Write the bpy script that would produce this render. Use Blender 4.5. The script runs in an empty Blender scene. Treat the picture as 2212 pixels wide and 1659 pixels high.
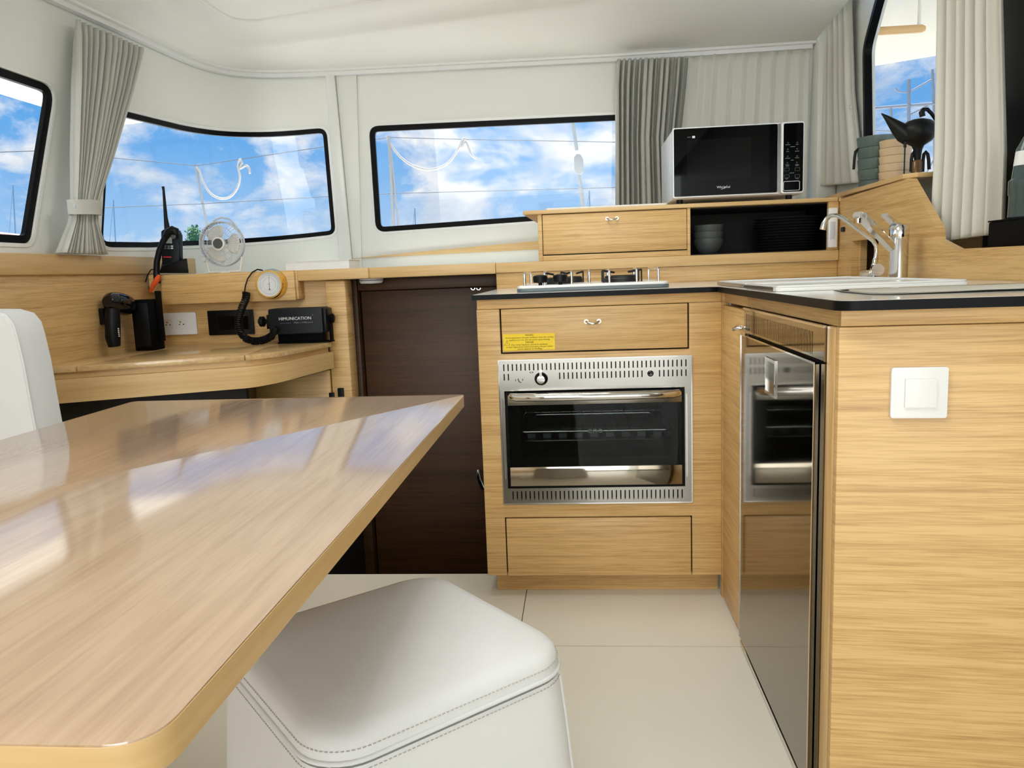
import bpy, bmesh, math, random
import numpy as np
from mathutils import Vector, Matrix
from mathutils.geometry import tessellate_polygon

random.seed(7)
scene = bpy.context.scene
COL = scene.collection
PI = math.pi

# ------------------------------------------------------------------ camera
F, CX, CY, EYE = 1684.0, 1106.0, 829.5, 0.98
YAW, PITCH, ROLL = math.radians(-5.066), math.radians(-8.132), math.radians(2.144)
_f = Vector((math.sin(YAW) * math.cos(PITCH), math.cos(YAW) * math.cos(PITCH), math.sin(PITCH)))
_r = Vector((math.cos(YAW), -math.sin(YAW), 0))
_d = _f.cross(_r)
RIGHT = math.cos(ROLL) * _r + math.sin(ROLL) * _d
DOWN = -math.sin(ROLL) * _r + math.cos(ROLL) * _d
FWD = _f
CAM = Vector((0, 0, EYE))
cam = bpy.data.cameras.new('camera')
cam.sensor_fit = 'HORIZONTAL'; cam.sensor_width = 36.0
cam.lens = F / 2212.0 * 36.0
cam.clip_start = 0.02; cam.clip_end = 500
camo = bpy.data.objects.new('camera', cam); COL.objects.link(camo)
camo.matrix_world = Matrix(((RIGHT.x, -DOWN.x, -FWD.x, CAM.x), (RIGHT.y, -DOWN.y, -FWD.y, CAM.y),
                            (RIGHT.z, -DOWN.z, -FWD.z, CAM.z), (0, 0, 0, 1)))
scene.camera = camo

def ray(x, y): return RIGHT * ((x - CX) / F) + DOWN * ((y - CY) / F) + FWD
def pY(x, y, Y): r = ray(x, y); return CAM + r * (Y / r.y)
def pX(x, y, X): r = ray(x, y); return CAM + r * (X / r.x)
def pZ(x, y, Z): r = ray(x, y); return CAM + r * ((Z - EYE) / r.z)

# ------------------------------------------------------------------ colour management
vs = scene.view_settings
vs.view_transform = 'Standard'; vs.look = 'None'; vs.gamma = 1.0; vs.use_curve_mapping = False
vs.exposure = 0.0

def lin(c):
    c = c / 255.0
    return c / 12.92 if c <= 0.04045 else ((c + 0.055) / 1.055) ** 2.4
def col(r, g, b): return (lin(r), lin(g), lin(b), 1.0)

# ------------------------------------------------------------------ world: tropical sky with drifting clouds
def build_world():
    w = bpy.data.worlds.new('sky'); scene.world = w; w.use_nodes = True
    nt = w.node_tree; N = nt.nodes; L = nt.links; N.clear()
    out = N.new('ShaderNodeOutputWorld'); bg = N.new('ShaderNodeBackground')
    tc = N.new('ShaderNodeTexCoord'); sep = N.new('ShaderNodeSeparateXYZ')
    L.new(tc.outputs['Generated'], sep.inputs[0])
    grad = N.new('ShaderNodeValToRGB')
    L.new(sep.outputs['Z'], grad.inputs[0])
    cr = grad.color_ramp
    cr.elements[0].position = 0.0; cr.elements[0].color = col(190, 216, 243)
    cr.elements[1].position = 1.0; cr.elements[1].color = col(70, 140, 220)
    for p, c in ((0.06, (160, 202, 243)), (0.17, (104, 174, 238)), (0.4, (84, 156, 230))):
        e = cr.elements.new(p); e.color = col(*c)
    mp = N.new('ShaderNodeMapping'); mp.inputs['Scale'].default_value = (1, 1, 1.75)
    mp.inputs['Location'].default_value = SKYLOC
    L.new(tc.outputs['Generated'], mp.inputs[0])
    nz = N.new('ShaderNodeTexNoise'); nz.inputs['Scale'].default_value = 8.5; nz.inputs['Detail'].default_value = 9
    nz.inputs['Roughness'].default_value = 0.60; nz.inputs['Distortion'].default_value = 0.25
    L.new(mp.outputs[0], nz.inputs['Vector'])
    r1 = N.new('ShaderNodeValToRGB'); r1.color_ramp.elements[0].position = 0.455; r1.color_ramp.elements[1].position = 0.60
    L.new(nz.outputs['Fac'], r1.inputs[0])
    nz2 = N.new('ShaderNodeTexNoise'); nz2.inputs['Scale'].default_value = 14; nz2.inputs['Detail'].default_value = 6
    L.new(mp.outputs[0], nz2.inputs['Vector'])
    cc = N.new('ShaderNodeValToRGB')
    cc.color_ramp.elements[0].position = 0.35; cc.color_ramp.elements[0].color = col(205, 219, 236)
    cc.color_ramp.elements[1].position = 0.6; cc.color_ramp.elements[1].color = col(250, 251, 252)
    L.new(nz2.outputs['Fac'], cc.inputs[0])
    mx = N.new('ShaderNodeMixRGB'); L.new(r1.outputs[0], mx.inputs[0]); L.new(grad.outputs[0], mx.inputs[1]); L.new(cc.outputs[0], mx.inputs[2])
    # below the horizon: pale sea
    sea = N.new('ShaderNodeMath'); sea.operation = 'LESS_THAN'; sea.inputs[1].default_value = -0.002
    L.new(sep.outputs['Z'], sea.inputs[0])
    mx2 = N.new('ShaderNodeMixRGB'); mx2.inputs[2].default_value = col(165, 192, 208)
    L.new(sea.outputs[0], mx2.inputs[0]); L.new(mx.outputs[0], mx2.inputs[1])
    L.new(mx2.outputs[0], bg.inputs[0]); bg.inputs[1].default_value = 1.0
    L.new(bg.outputs[0], out.inputs[0])
SKYLOC = (0.3, 0.0, 0.0)
build_world()

def area(name, loc, target, sx, sy, power, color):
    l = bpy.data.lights.new(name, 'AREA'); l.shape = 'RECTANGLE'; l.size = sx; l.size_y = sy
    l.energy = power; l.color = color
    o = bpy.data.objects.new(name, l); COL.objects.link(o); o.location = loc
    o.rotation_euler = (Vector(target) - Vector(loc)).to_track_quat('-Z', 'Y').to_euler()
    return o
# added lamp panel aft, stands in for daylight through the doors behind the camera
area('cockpit_fill', (0.0, -9.5, 1.3), (-0.2, 0, 1.25), 9.0, 4.5, 760, (0.98, 1.0, 0.975))
# added fill lamps hung under the closed headliner over saloon and galley
area('saloon_fill', (-0.5, 0.3, 2.05), (-0.5, 0.3, 0), 0.8, 0.8, 18, (0.98, 1.0, 0.98))
area('galley_fill', (-0.15, 2.2, 2.05), (-0.15, 2.2, 0), 0.6, 0.6, 9, (0.98, 1.0, 0.98))
# sun outside, high over the starboard quarter
sl = bpy.data.lights.new('sun', 'SUN'); sl.energy = 9.0; sl.angle = math.radians(1.0); sl.color = (1, 0.97, 0.92)
so = bpy.data.objects.new('sun', sl); COL.objects.link(so)
so.rotation_euler = Vector((0.10, -0.20, -1.0)).to_track_quat('-Z', 'Y').to_euler()

# ------------------------------------------------------------------ materials
MATS = {}
def new_mat(name):
    m = bpy.data.materials.new(name); m.use_nodes = True
    nt = m.node_tree
    return m, nt, nt.nodes.get('Principled BSDF')

def plain(name, c, rough=0.5, metal=0.0, spec=0.5, coat=0.0, bump=0.0, bscale=200.0, var=0.0, vscale=3.0, sheen=0.0, emit=None, aniso=None):
    m, nt, b = new_mat(name); N = nt.nodes; L = nt.links
    b.inputs['Base Color'].default_value = c; b.inputs['Roughness'].default_value = rough
    b.inputs['Metallic'].default_value = metal; b.inputs['Specular IOR Level'].default_value = spec
    if coat: b.inputs['Coat Weight'].default_value = coat; b.inputs['Coat Roughness'].default_value = 0.08
    if sheen: b.inputs['Sheen Weight'].default_value = sheen
    tc = N.new('ShaderNodeTexCoord')
    nz = N.new('ShaderNodeTexNoise'); nz.inputs['Scale'].default_value = vscale; nz.inputs['Detail'].default_value = 3
    L.new(tc.outputs['Object'], nz.inputs['Vector'])
    v = var if var else 0.02
    mx = N.new('ShaderNodeMixRGB'); mx.inputs[1].default_value = tuple(x * (1 - v) for x in c[:3]) + (1,)
    mx.inputs[2].default_value = tuple(min(1, x * (1 + v)) for x in c[:3]) + (1,)
    L.new(nz.outputs['Fac'], mx.inputs[0]); L.new(mx.outputs[0], b.inputs['Base Color'])
    if bump:
        n2 = N.new('ShaderNodeTexNoise'); n2.inputs['Scale'].default_value = bscale; n2.inputs['Detail'].default_value = 2
        L.new(tc.outputs['Object'], n2.inputs['Vector'])
        bp = N.new('ShaderNodeBump'); bp.inputs['Strength'].default_value = bump; bp.inputs['Distance'].default_value = 0.002
        L.new(n2.outputs['Fac'], bp.inputs['Height']); L.new(bp.outputs[0], b.inputs['Normal'])
    if emit: b.inputs['Emission Color'].default_value = c; b.inputs['Emission Strength'].default_value = emit
    MATS[name] = m; return m

def wood(name, c_light, c_dark, scale=(4.2, 4.2, 165), rough=0.42, coat=0.0, fine=1.0, crough=0.1, cior=1.5):
    m, nt, b = new_mat(name); N = nt.nodes; L = nt.links
    tc = N.new('ShaderNodeTexCoord')
    mp = N.new('ShaderNodeMapping'); mp.inputs['Scale'].default_value = scale; L.new(tc.outputs['Object'], mp.inputs[0])
    n1 = N.new('ShaderNodeTexNoise'); n1.inputs['Scale'].default_value = 1.0; n1.inputs['Detail'].default_value = 5; n1.inputs['Roughness'].default_value = 0.65
    L.new(mp.outputs[0], n1.inputs['Vector'])
    mp2 = N.new('ShaderNodeMapping'); mp2.inputs['Scale'].default_value = tuple(s * 3.2 for s in scale); L.new(tc.outputs['Object'], mp2.inputs[0])
    n2 = N.new('ShaderNodeTexNoise'); n2.inputs['Scale'].default_value = 1.0; n2.inputs['Detail'].default_value = 3
    L.new(mp2.outputs[0], n2.inputs['Vector'])
    mp3 = N.new('ShaderNodeMapping'); mp3.inputs['Scale'].default_value = tuple(s * 0.2 for s in scale); L.new(tc.outputs['Object'], mp3.inputs[0])
    n3 = N.new('ShaderNodeTexNoise'); n3.inputs['Scale'].default_value = 1.0; n3.inputs['Detail'].default_value = 2
    L.new(mp3.outputs[0], n3.inputs['Vector'])
    a = N.new('ShaderNodeMixRGB'); a.inputs[0].default_value = 0.42; L.new(n1.outputs['Fac'], a.inputs[1]); L.new(n2.outputs['Fac'], a.inputs[2])
    a2 = N.new('ShaderNodeMixRGB'); a2.inputs[0].default_value = 0.25; L.new(a.outputs[0], a2.inputs[1]); L.new(n3.outputs['Fac'], a2.inputs[2])
    cr = N.new('ShaderNodeValToRGB'); cr.color_ramp.elements[0].position = 0.36; cr.color_ramp.elements[0].color = c_dark
    cr.color_ramp.elements[1].position = 0.56; cr.color_ramp.elements[1].color = c_light
    L.new(a2.outputs[0], cr.inputs[0]); L.new(cr.outputs[0], b.inputs['Base Color'])
    b.inputs['Roughness'].default_value = rough
    if coat: b.inputs['Coat Weight'].default_value = coat; b.inputs['Coat Roughness'].default_value = crough; b.inputs['Coat IOR'].default_value = cior
    bp = N.new('ShaderNodeBump'); bp.inputs['Strength'].default_value = 0.06 * fine; bp.inputs['Distance'].default_value = 0.001
    L.new(n2.outputs['Fac'], bp.inputs['Height']); L.new(bp.outputs[0], b.inputs['Normal'])
    MATS[name] = m; return m

def pane(name, tint, r0, rmax=1.0, rough=0.0):
    """thin clear sheet: sees through, mirrors more towards grazing"""
    m, nt, b = new_mat(name); N = nt.nodes; L = nt.links; N.remove(b)
    out = N.get('Material Output')
    t = N.new('ShaderNodeBsdfTransparent'); t.inputs[0].default_value = tint
    g = N.new('ShaderNodeBsdfGlossy'); g.inputs['Roughness'].default_value = rough
    lw = N.new('ShaderNodeLayerWeight'); lw.inputs['Blend'].default_value = 0.5
    pw = N.new('ShaderNodeMath'); pw.operation = 'POWER'; pw.inputs[1].default_value = 5.0; L.new(lw.outputs['Facing'], pw.inputs[0])
    ma = N.new('ShaderNodeMath'); ma.operation = 'MULTIPLY_ADD'; ma.inputs[1].default_value = rmax - r0; ma.inputs[2].default_value = r0; L.new(pw.outputs[0], ma.inputs[0])
    ms = N.new('ShaderNodeMixShader'); L.new(ma.outputs[0], ms.inputs[0]); L.new(t.outputs[0], ms.inputs[1]); L.new(g.outputs[0], ms.inputs[2])
    L.new(ms.outputs[0], out.inputs[0]); MATS[name] = m; return m

OAKL, OAKD = col(223, 185, 124), col(183, 138, 80)
wood('oak', OAKL, OAKD)
wood('oak_upright', OAKL, OAKD, scale=(60, 60, 2.0))
wood('oak_desk', col(220, 186, 132), col(186, 147, 93), scale=(1.2, 40, 40), rough=0.3, coat=0.7, crough=0.05)
wood('oak_table', col(192, 160, 128), col(170, 136, 103), scale=(60, 3.0, 60), rough=0.4, coat=1.0, crough=0.09, cior=2.6)
wood('oak_edge', col(222, 187, 132), col(203, 164, 106), scale=(1.5, 1.5, 30))
wood('shaded_brown', col(76, 46, 20), col(46, 27, 10), rough=0.5)  # dark brown wood, deepened in colour for the shade of the recess
wood('recess_shade', col(22, 13, 9), col(12, 7, 5), rough=0.7)  # near-black colour standing in for shade inside recesses
wood('teak_pale', col(233, 190, 132), col(222, 172, 112), scale=(1, 20, 20))
plain('gelcoat', col(236, 237, 230), rough=0.35, spec=0.4)
plain('headliner', col(240, 240, 234), rough=0.6, spec=0.25, bump=0.05, bscale=300)
plain('gelcoat_gloss', col(236, 236, 232), rough=0.25)
plain('white_plastic', col(238, 238, 238), rough=0.35)
plain('cream_plastic', col(232, 228, 218), rough=0.4)
plain('clear_grey_plastic', col(205, 208, 214), rough=0.3)
plain('floor_cream', col(232, 226, 212), rough=0.32, spec=0.4, var=0.03)
plain('joint', col(60, 52, 44), rough=0.8)
plain('cushion', col(224, 225, 226), rough=0.85, spec=0.15, bump=0.25, bscale=900, sheen=0.25, var=0.02)
plain('stitch', col(178, 174, 168), rough=0.9)
plain('curtain_grey', col(192, 191, 183), rough=0.85, spec=0.1, bump=0.1, bscale=700, sheen=0.2)
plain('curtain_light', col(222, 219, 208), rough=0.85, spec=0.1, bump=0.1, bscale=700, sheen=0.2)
plain('gasket', col(5, 6, 7), rough=0.4, spec=0.1)
plain('black_plastic', col(11, 12, 14), rough=0.42, spec=0.22)
plain('black_matte', col(6, 6, 7), rough=0.65, spec=0.08)
plain('black_gloss', col(8, 9, 12), rough=0.08, spec=0.5)
plain('black_glass', col(3, 4, 5), rough=0.03, spec=0.12)
plain('screen_black', col(9, 11, 12), rough=0.05, spec=0.14)
plain('radio_case', col(15, 21, 26), rough=0.45, spec=0.25)
plain('counter', col(232, 229, 222), rough=0.14, spec=0.5, var=0.05, vscale=60)
plain('counter_edge', col(6, 7, 9), rough=0.45, spec=0.15)
plain('steel', col(158, 155, 149), rough=0.2, metal=1.0, var=0.04)
plain('steel_bright', col(228, 226, 222), rough=0.16, metal=1.0)
plain('steel_mirror', col(168, 160, 146), rough=0.07, metal=1.0)
plain('fridge_mirror', col(124, 116, 102), rough=0.07, metal=1.0)
plain('chrome', col(225, 225, 224), rough=0.08, metal=1.0)
plain('brass', col(240, 204, 120), rough=0.18, metal=1.0)
plain('dial', col(222, 224, 228), rough=0.5, var=0.06, vscale=60)
plain('enamel_white', col(240, 240, 238), rough=0.2)
plain('enamel_grey', col(92, 104, 106), rough=0.35)
plain('cast_iron', col(22, 22, 21), rough=0.55)
plain('cavity_black', col(7, 8, 8), rough=0.6, spec=0.1)
plain('stoneware', col(96, 112, 108), rough=0.3, var=0.25, vscale=40)
plain('bowl_grey', col(76, 82, 80), rough=0.5, var=0.2, vscale=60)
plain('plate_dark', col(44, 46, 46), rough=0.4)
plain('beige_cup', col(228, 200, 160), rough=0.5)
plain('amber', col(118, 84, 40), rough=0.2)
plain('kettle_black', col(14, 17, 16), rough=0.45, spec=0.3)
plain('bottle_green', col(70, 84, 82), rough=0.15)
plain('label_white', col(236, 236, 232), rough=0.6)
plain('sticker_yellow', col(250, 214, 12), rough=0.5)
plain('ink', col(28, 20, 10), rough=0.7)
plain('ink_white', col(220, 224, 224), rough=0.6)
plain('ink_grey', col(120, 130, 134), rough=0.6)
plain('ink_red', col(210, 40, 50), rough=0.6)
plain('logo_grey', col(70, 78, 78), rough=0.4)
plain('lcd', col(176, 190, 180), rough=0.3)
plain('orange_tape', col(232, 84, 24), rough=0.6)
plain('rig_grey', col(158, 162, 164), rough=0.4)
plain('rope_white', col(186, 184, 180), rough=0.8)
plain('wire', col(84, 92, 102), rough=0.5)
plain('outside_white', col(250, 247, 238), rough=0.6)
plain('rail_white', col(128, 138, 154), rough=0.5)
plain('cockpit_lining', col(196, 192, 178), rough=0.6)
plain('mast_grey', col(176, 186, 198), rough=0.5)
plain('sea_water', col(90, 140, 165), rough=0.15)
plain('pink_line', col(226, 176, 180), rough=0.7)
plain('foliage', col(88, 128, 78), rough=0.9)
plain('dark_frame', col(5, 9, 9), rough=0.35, spec=0.15)
pane('window_glass', (0.985, 0.992, 1.0, 1), 0.015, 0.22)
pane('oven_glass', (0.60, 0.62, 0.61, 1), 0.012)
pane('plate_glass', (0.86, 0.93, 0.9, 1), 0.05)

# ------------------------------------------------------------------ mesh helpers
class MB:
    def __init__(s): s.v = []; s.f = []
    def add(s, vs, fs):
        o = len(s.v); s.v += [tuple(v) for v in vs]; s.f += [tuple(i + o for i in f) for f in fs]; return s
    def box(s, x0, x1, y0, y1, z0, z1, M=None):
        vs = [Vector(p) for p in ((x0, y0, z0), (x1, y0, z0), (x1, y1, z0), (x0, y1, z0), (x0, y0, z1), (x1, y0, z1), (x1, y1, z1), (x0, y1, z1))]
        if M: vs = [M @ v for v in vs]
        return s.add(vs, ((3, 2, 1, 0), (4, 5, 6, 7), (0, 1, 5, 4), (1, 2, 6, 5), (2, 3, 7, 6), (3, 0, 4, 7)))
    def hexa(s, p): return s.add(p, ((3, 2, 1, 0), (4, 5, 6, 7), (0, 1, 5, 4), (1, 2, 6, 5), (2, 3, 7, 6), (3, 0, 4, 7)))
    def slab(s, outer, holes, w0, w1, fn):
        """polygon with holes in (a, b), thick from w0 to w1; fn(a, b, w) -> point"""
        loops = [[Vector((a, b, 0)) for a, b in outer]] + [[Vector((a, b, 0)) for a, b in h] for h in holes]
        flat = [p for l in loops for p in l]; n = len(flat)
        tris = tessellate_polygon(loops)
        vs = [fn(p.x, p.y, w0) for p in flat] + [fn(p.x, p.y, w1) for p in flat]
        fs = [t for t in tris] + [tuple(i + n for i in reversed(t)) for t in tris]
        k = 0
        for l in loops:
            m = len(l)
            for i in range(m):
                j = (i + 1) % m; fs.append((k + i, k + j, n + k + j, n + k + i))
            k += m
        return s.add(vs, fs)
    def grid_plate(s, a0, a1, b0, b1, holes, w0, w1, fn):
        A = sorted({a0, a1} | {h[0] for h in holes} | {h[1] for h in holes})
        B = sorted({b0, b1} | {h[2] for h in holes} | {h[3] for h in holes})
        hs = set()
        for h in holes:
            for i in range(A.index(h[0]), A.index(h[1])):
                for j in range(B.index(h[2]), B.index(h[3])): hs.add((i, j))
        na, nb = len(A), len(B)
        vs = [fn(a, b, w0) for a in A for b in B] + [fn(a, b, w1) for a in A for b in B]
        id0 = lambda i, j: i * nb + j; n = na * nb; fs = []
        solid = lambda i, j: 0 <= i < na - 1 and 0 <= j < nb - 1 and (i, j) not in hs
        for i in range(na - 1):
            for j in range(nb - 1):
                if not solid(i, j): continue
                q = (id0(i, j), id0(i + 1, j), id0(i + 1, j + 1), id0(i, j + 1))
                fs.append(q); fs.append(tuple(k + n for k in reversed(q)))
                for (di, dj, e) in ((-1, 0, (0, 3)), (1, 0, (1, 2)), (0, -1, (0, 1)), (0, 1, (3, 2))):
                    if not solid(i + di, j + dj):
                        a, b = q[e[0]], q[e[1]]; fs.append((a, b, b + n, a + n))
        return s.add(vs, fs)
    def tube(s, pts, r, seg=10, cap=True, closed=False):
        pts = [Vector(p) for p in pts]; n = len(pts)
        rs = r if isinstance(r, (list, tuple)) else [r] * n
        base = len(s.v); up = None
        for i, p in enumerate(pts):
            a = pts[(i - 1) % n] if closed or i > 0 else p
            b = pts[(i + 1) % n] if closed or i < n - 1 else p
            t = (b - a).normalized()
            if up is None:
                up = Vector((0, 0, 1)) if abs(t.z) < 0.9 else Vector((1, 0, 0))
            u = (up - t * up.dot(t)); u = u.normalized() if u.length > 1e-6 else t.orthogonal().normalized()
            up = u; w = t.cross(u)
            for k in range(seg):
                an = 2 * PI * k / seg; s.v.append(tuple(p + (u * math.cos(an) + w * math.sin(an)) * rs[i]))
        m = n if closed else n - 1
        for i in range(m):
            for k in range(seg):
                k2 = (k + 1) % seg; i2 = (i + 1) % n
                s.f.append((base + i * seg + k, base + i * seg + k2, base + i2 * seg + k2, base + i2 * seg + k))
        if cap and not closed:
            s.f.append(tuple(base + k for k in reversed(range(seg)))); s.f.append(tuple(base + (n - 1) * seg + k for k in range(seg)))
        return s
    def lathe(s, prof, origin=(0, 0, 0), axis='Z', seg=28, M=None, sx=1.0, sy=1.0, cap=True):
        base = len(s.v); o = Vector(origin)
        for (r, h) in prof:
            for k in range(seg):
                a = 2 * PI * k / seg; c, d = r * math.cos(a) * sx, r * math.sin(a) * sy
                p = {'Z': Vector((c, d, h)), 'Y': Vector((c, h, d)), 'X': Vector((h, c, d))}[axis]
                s.v.append(tuple(o + (M @ p if M else p)))
        n = len(prof)
        for i in range(n - 1):
            for k in range(seg):
                k2 = (k + 1) % seg; s.f.append((base + i * seg + k, base + i * seg + k2, base + (i + 1) * seg + k2, base + (i + 1) * seg + k))
        if not cap or (n == 2 and abs(prof[0][1] - prof[1][1]) < 1e-9): return s
        if prof[0][0] > 1e-5: s.f.append(tuple(base + k for k in reversed(range(seg))))
        if prof[-1][0] > 1e-5: s.f.append(tuple(base + (n - 1) * seg + k for k in range(seg)))
        return s
    def loft(s, rings, cap0=True, cap1=True):
        base = len(s.v); m = len(rings[0])
        for r in rings: s.v += [tuple(p) for p in r]
        for i in range(len(rings) - 1):
            for k in range(m):
                k2 = (k + 1) % m; s.f.append((base + i * m + k, base + i * m + k2, base + (i + 1) * m + k2, base + (i + 1) * m + k))
        if cap0: s.f.append(tuple(base + k for k in reversed(range(m))))
        if cap1: s.f.append(tuple(base + (len(rings) - 1) * m + k for k in range(m)))
        return s

def rrect(a0, a1, b0, b1, r, n=5):
    pts = []
    for (cx, cy, s) in ((a1 - r, b0 + r, -PI / 2), (a1 - r, b1 - r, 0), (a0 + r, b1 - r, PI / 2), (a0 + r, b0 + r, PI)):
        for i in range(n + 1):
            t = s + PI / 2 * i / n; pts.append((cx + r * math.cos(t), cy + r * math.sin(t)))
    return pts
def rpoly(pts, r, n=6):
    """polygon with every corner rounded; r a number or a list"""
    out = []; m = len(pts)
    for i, p in enumerate(pts):
        rr = r[i] if isinstance(r, (list, tuple)) else r
        p = Vector(p); a = (Vector(pts[i - 1]) - p); b = (Vector(pts[(i + 1) % m]) - p)
        la, lb = a.length, b.length; a.normalize(); b.normalize()
        ang = a.angle(b); t = min(rr / math.tan(ang / 2), la * 0.48, lb * 0.48)
        p0, p1 = p + a * t, p + b * t
        if t < 1e-5: out.append(tuple(p)); continue
        for k in range(n + 1):
            q = k / n; out.append(tuple(p0 * (1 - q) ** 2 + p * 2 * q * (1 - q) + p1 * q * q))
    return out
XZ = lambda Y: (lambda a, b, w: Vector((a, Y + w, b)))
YZ = lambda X: (lambda a, b, w: Vector((X + w, a, b)))
XY = lambda Z: (lambda a, b, w: Vector((a, b, Z + w)))

def obj(name, mb, mat, parent=None, bev=0.0, smooth=None, seg=2, root=None, ang=35):
    bm = bmesh.new()
    off = Vector((0, 0, 0)); q = parent
    while q is not None: off = off + q.location; q = q.parent
    vv = [bm.verts.new(Vector(v) - off) for v in mb.v]
    for f in mb.f:
        try: bm.faces.new([vv[i] for i in f])
        except ValueError: pass
    bmesh.ops.remove_doubles(bm, verts=bm.verts, dist=1e-6)
    bmesh.ops.recalc_face_normals(bm, faces=bm.faces)
    if bev > 0:
        bm.edges.ensure_lookup_table()
        es = [e for e in bm.edges if len(e.link_faces) == 2 and e.calc_face_angle(0) > math.radians(ang)]
        bmesh.ops.bevel(bm, geom=es, offset=bev, segments=seg, profile=0.5, affect='EDGES', clamp_overlap=True)
    me = bpy.data.meshes.new(name); bm.to_mesh(me); bm.free()
    sm = smooth if smooth is not None else False
    if sm or bev > 0:
        me.polygons.foreach_set('use_smooth', [True] * len(me.polygons))
        me.set_sharp_from_angle(angle=math.radians(40 if not sm else (sm if sm is not True else 50)))
    me.materials.append(MATS[mat] if isinstance(mat, str) else mat)
    o = bpy.data.objects.new(name, me); COL.objects.link(o)
    if parent: o.parent = parent
    return o
def thing(name, label, cat, loc=(0, 0, 0), group=None):
    o = bpy.data.objects.new(name, None); COL.objects.link(o); o.location = loc; o.empty_display_size = 0.02
    o['label'] = label; o['category'] = cat
    if group: o['group'] = group
    return o
def tag(o, label, cat, group=None):
    o['label'] = label; o['category'] = cat
    if group: o['group'] = group
    return o
def struct(o, label=None):
    o['kind'] = 'structure'
    if label: o['label'] = label
    return o
def copy_thing(root, loc):
    r = root.copy(); COL.objects.link(r); r.location = loc
    for ch in list(root.children):
        c = ch.copy(); COL.objects.link(c); c.parent = r
        for g in ch.children:
            d = g.copy(); COL.objects.link(d); d.parent = c
    return r
def text(name, s, size, origin, ax, ay, mat, parent, align='CENTER', depth=0.0004, width=None, shear=0.0):
    """flat lettering lying in the plane of ax (reading direction) and ay (up)"""
    cu = bpy.data.curves.new(name, 'FONT'); cu.body = s; cu.size = size; cu.align_x = align; cu.align_y = 'CENTER'
    cu.extrude = depth; cu.resolution_u = 2; cu.shear = shear
    t = bpy.data.objects.new(name, cu); COL.objects.link(t)
    bpy.context.view_layer.update()
    me = bpy.data.meshes.new_from_object(t.evaluated_get(bpy.context.evaluated_depsgraph_get()))
    bpy.data.objects.remove(t); bpy.data.curves.remove(cu)
    ax = Vector(ax).normalized(); ay = Vector(ay).normalized(); az = ax.cross(ay)
    k = 1.0
    if width:
        xs = [v.co.x for v in me.vertices]; k = width / (max(xs) - min(xs))
    off = Vector((0, 0, 0)); q = parent
    while q is not None: off = off + q.location; q = q.parent
    o3 = Vector(origin) - off
    for v in me.vertices: v.co = o3 + ax * (v.co.x * k) + ay * v.co.y + az * v.co.z
    me.materials.append(MATS[mat]); me.name = name
    o = bpy.data.objects.new(name, me); COL.objects.link(o); o.parent = parent
    return o
RX, UZ = Vector((1, 0, 0)), Vector((0, 0, 1))

# ================================================================== THE SETTING
# ---- plan line of the cabin side and windscreen (runs port side -> rounded corner -> front)
def plan():
    a = [Vector((-1.80, -3.2)), Vector((-1.77, 2.66)), Vector((-1.71, 3.40))]
    b = [Vector((-1.36, 3.83)), Vector((-1.166, 3.85)), Vector((0.2, 3.90)), Vector((1.13, 3.88))]
    t0 = (a[2] - a[1]).normalized(); t3 = (b[1] - b[0]).normalized(); k = 0.26; m = []
    for i in range(1, 12):
        t = i / 12
        m.append((1 - t) ** 3 * a[2] + 3 * (1 - t) ** 2 * t * (a[2] + t0 * k) + 3 * (1 - t) * t * t * (b[0] - t3 * k) + t ** 3 * b[0])
    return a + m + b
PT = plan(); SEG = [(PT[i + 1] - PT[i]).length for i in range(len(PT) - 1)]
UU = [0.0]
for s_ in SEG: UU.append(UU[-1] + s_)
def W(u, z, w=0.0):
    """point on the cabin side; w metres outboard of it"""
    i = 0
    while i < len(SEG) - 1 and u > UU[i + 1]: i += 1
    t = (u - UU[i]) / SEG[i]; p = PT[i].lerp(PT[i + 1], t); d = (PT[i + 1] - PT[i]).normalized()
    n = Vector((-d.y, d.x))
    l = min(max((u - UU[2]) / (UU[14] - UU[2]), 0), 1) * 0.10
    return Vector((p.x + n.x * w, p.y + n.y * w + l * (1.95 - z), z))
def wall_mesh(outer, holes, w0, w1):
    """slab in (u, z) cut along the bends and laid on the cabin side"""
    mb = MB(); mb.slab(outer, holes, w0, w1, lambda a, b, w: Vector((a, b, w)))
    bm = bmesh.new(); vv = [bm.verts.new(v) for v in mb.v]
    for f in mb.f:
        try: bm.faces.new([vv[i] for i in f])
        except ValueError: pass
    us = [o[0] for o in outer]; lo, hi = min(us), max(us)
    for u in UU:
        if lo + 1e-3 < u < hi - 1e-3:
            bmesh.ops.bisect_plane(bm, geom=bm.verts[:] + bm.edges[:] + bm.faces[:], plane_co=(u, 0, 0), plane_no=(1, 0, 0), dist=1e-6)
    bm.verts.ensure_lookup_table(); bm.faces.ensure_lookup_table(); bm.verts.index_update()
    out = MB(); out.v = [tuple(W(v.co.x, v.co.y, v.co.z)) for v in bm.verts]; out.f = [tuple(v.index for v in f.verts) for f in bm.faces]
    bm.free(); return out
def inset(poly, d):
    c = Vector((sum(p[0] for p in poly) / len(poly), sum(p[1] for p in poly) / len(poly)))
    out = []; n = len(poly)
    for i in range(n):
        a, p, b = Vector(poly[i - 1]), Vector(poly[i]), Vector(poly[(i + 1) % n])
        t = (b - a)
        if t.length < 1e-6: out.append(tuple(p)); continue
        t.normalize(); nn = Vector((-t.y, t.x))
        if nn.dot(c - p) < 0: nn = -nn
        out.append(tuple(p + nn * d))
    return out
def dense(poly, step=0.12):
    out = []
    for i in range(len(poly)):
        a, b = Vector(poly[i]), Vector(poly[(i + 1) % len(poly)]); n = max(1, int((b - a).length / step))
        out += [tuple(a.lerp(b, k / n)) for k in range(n)]
    return out
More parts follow.
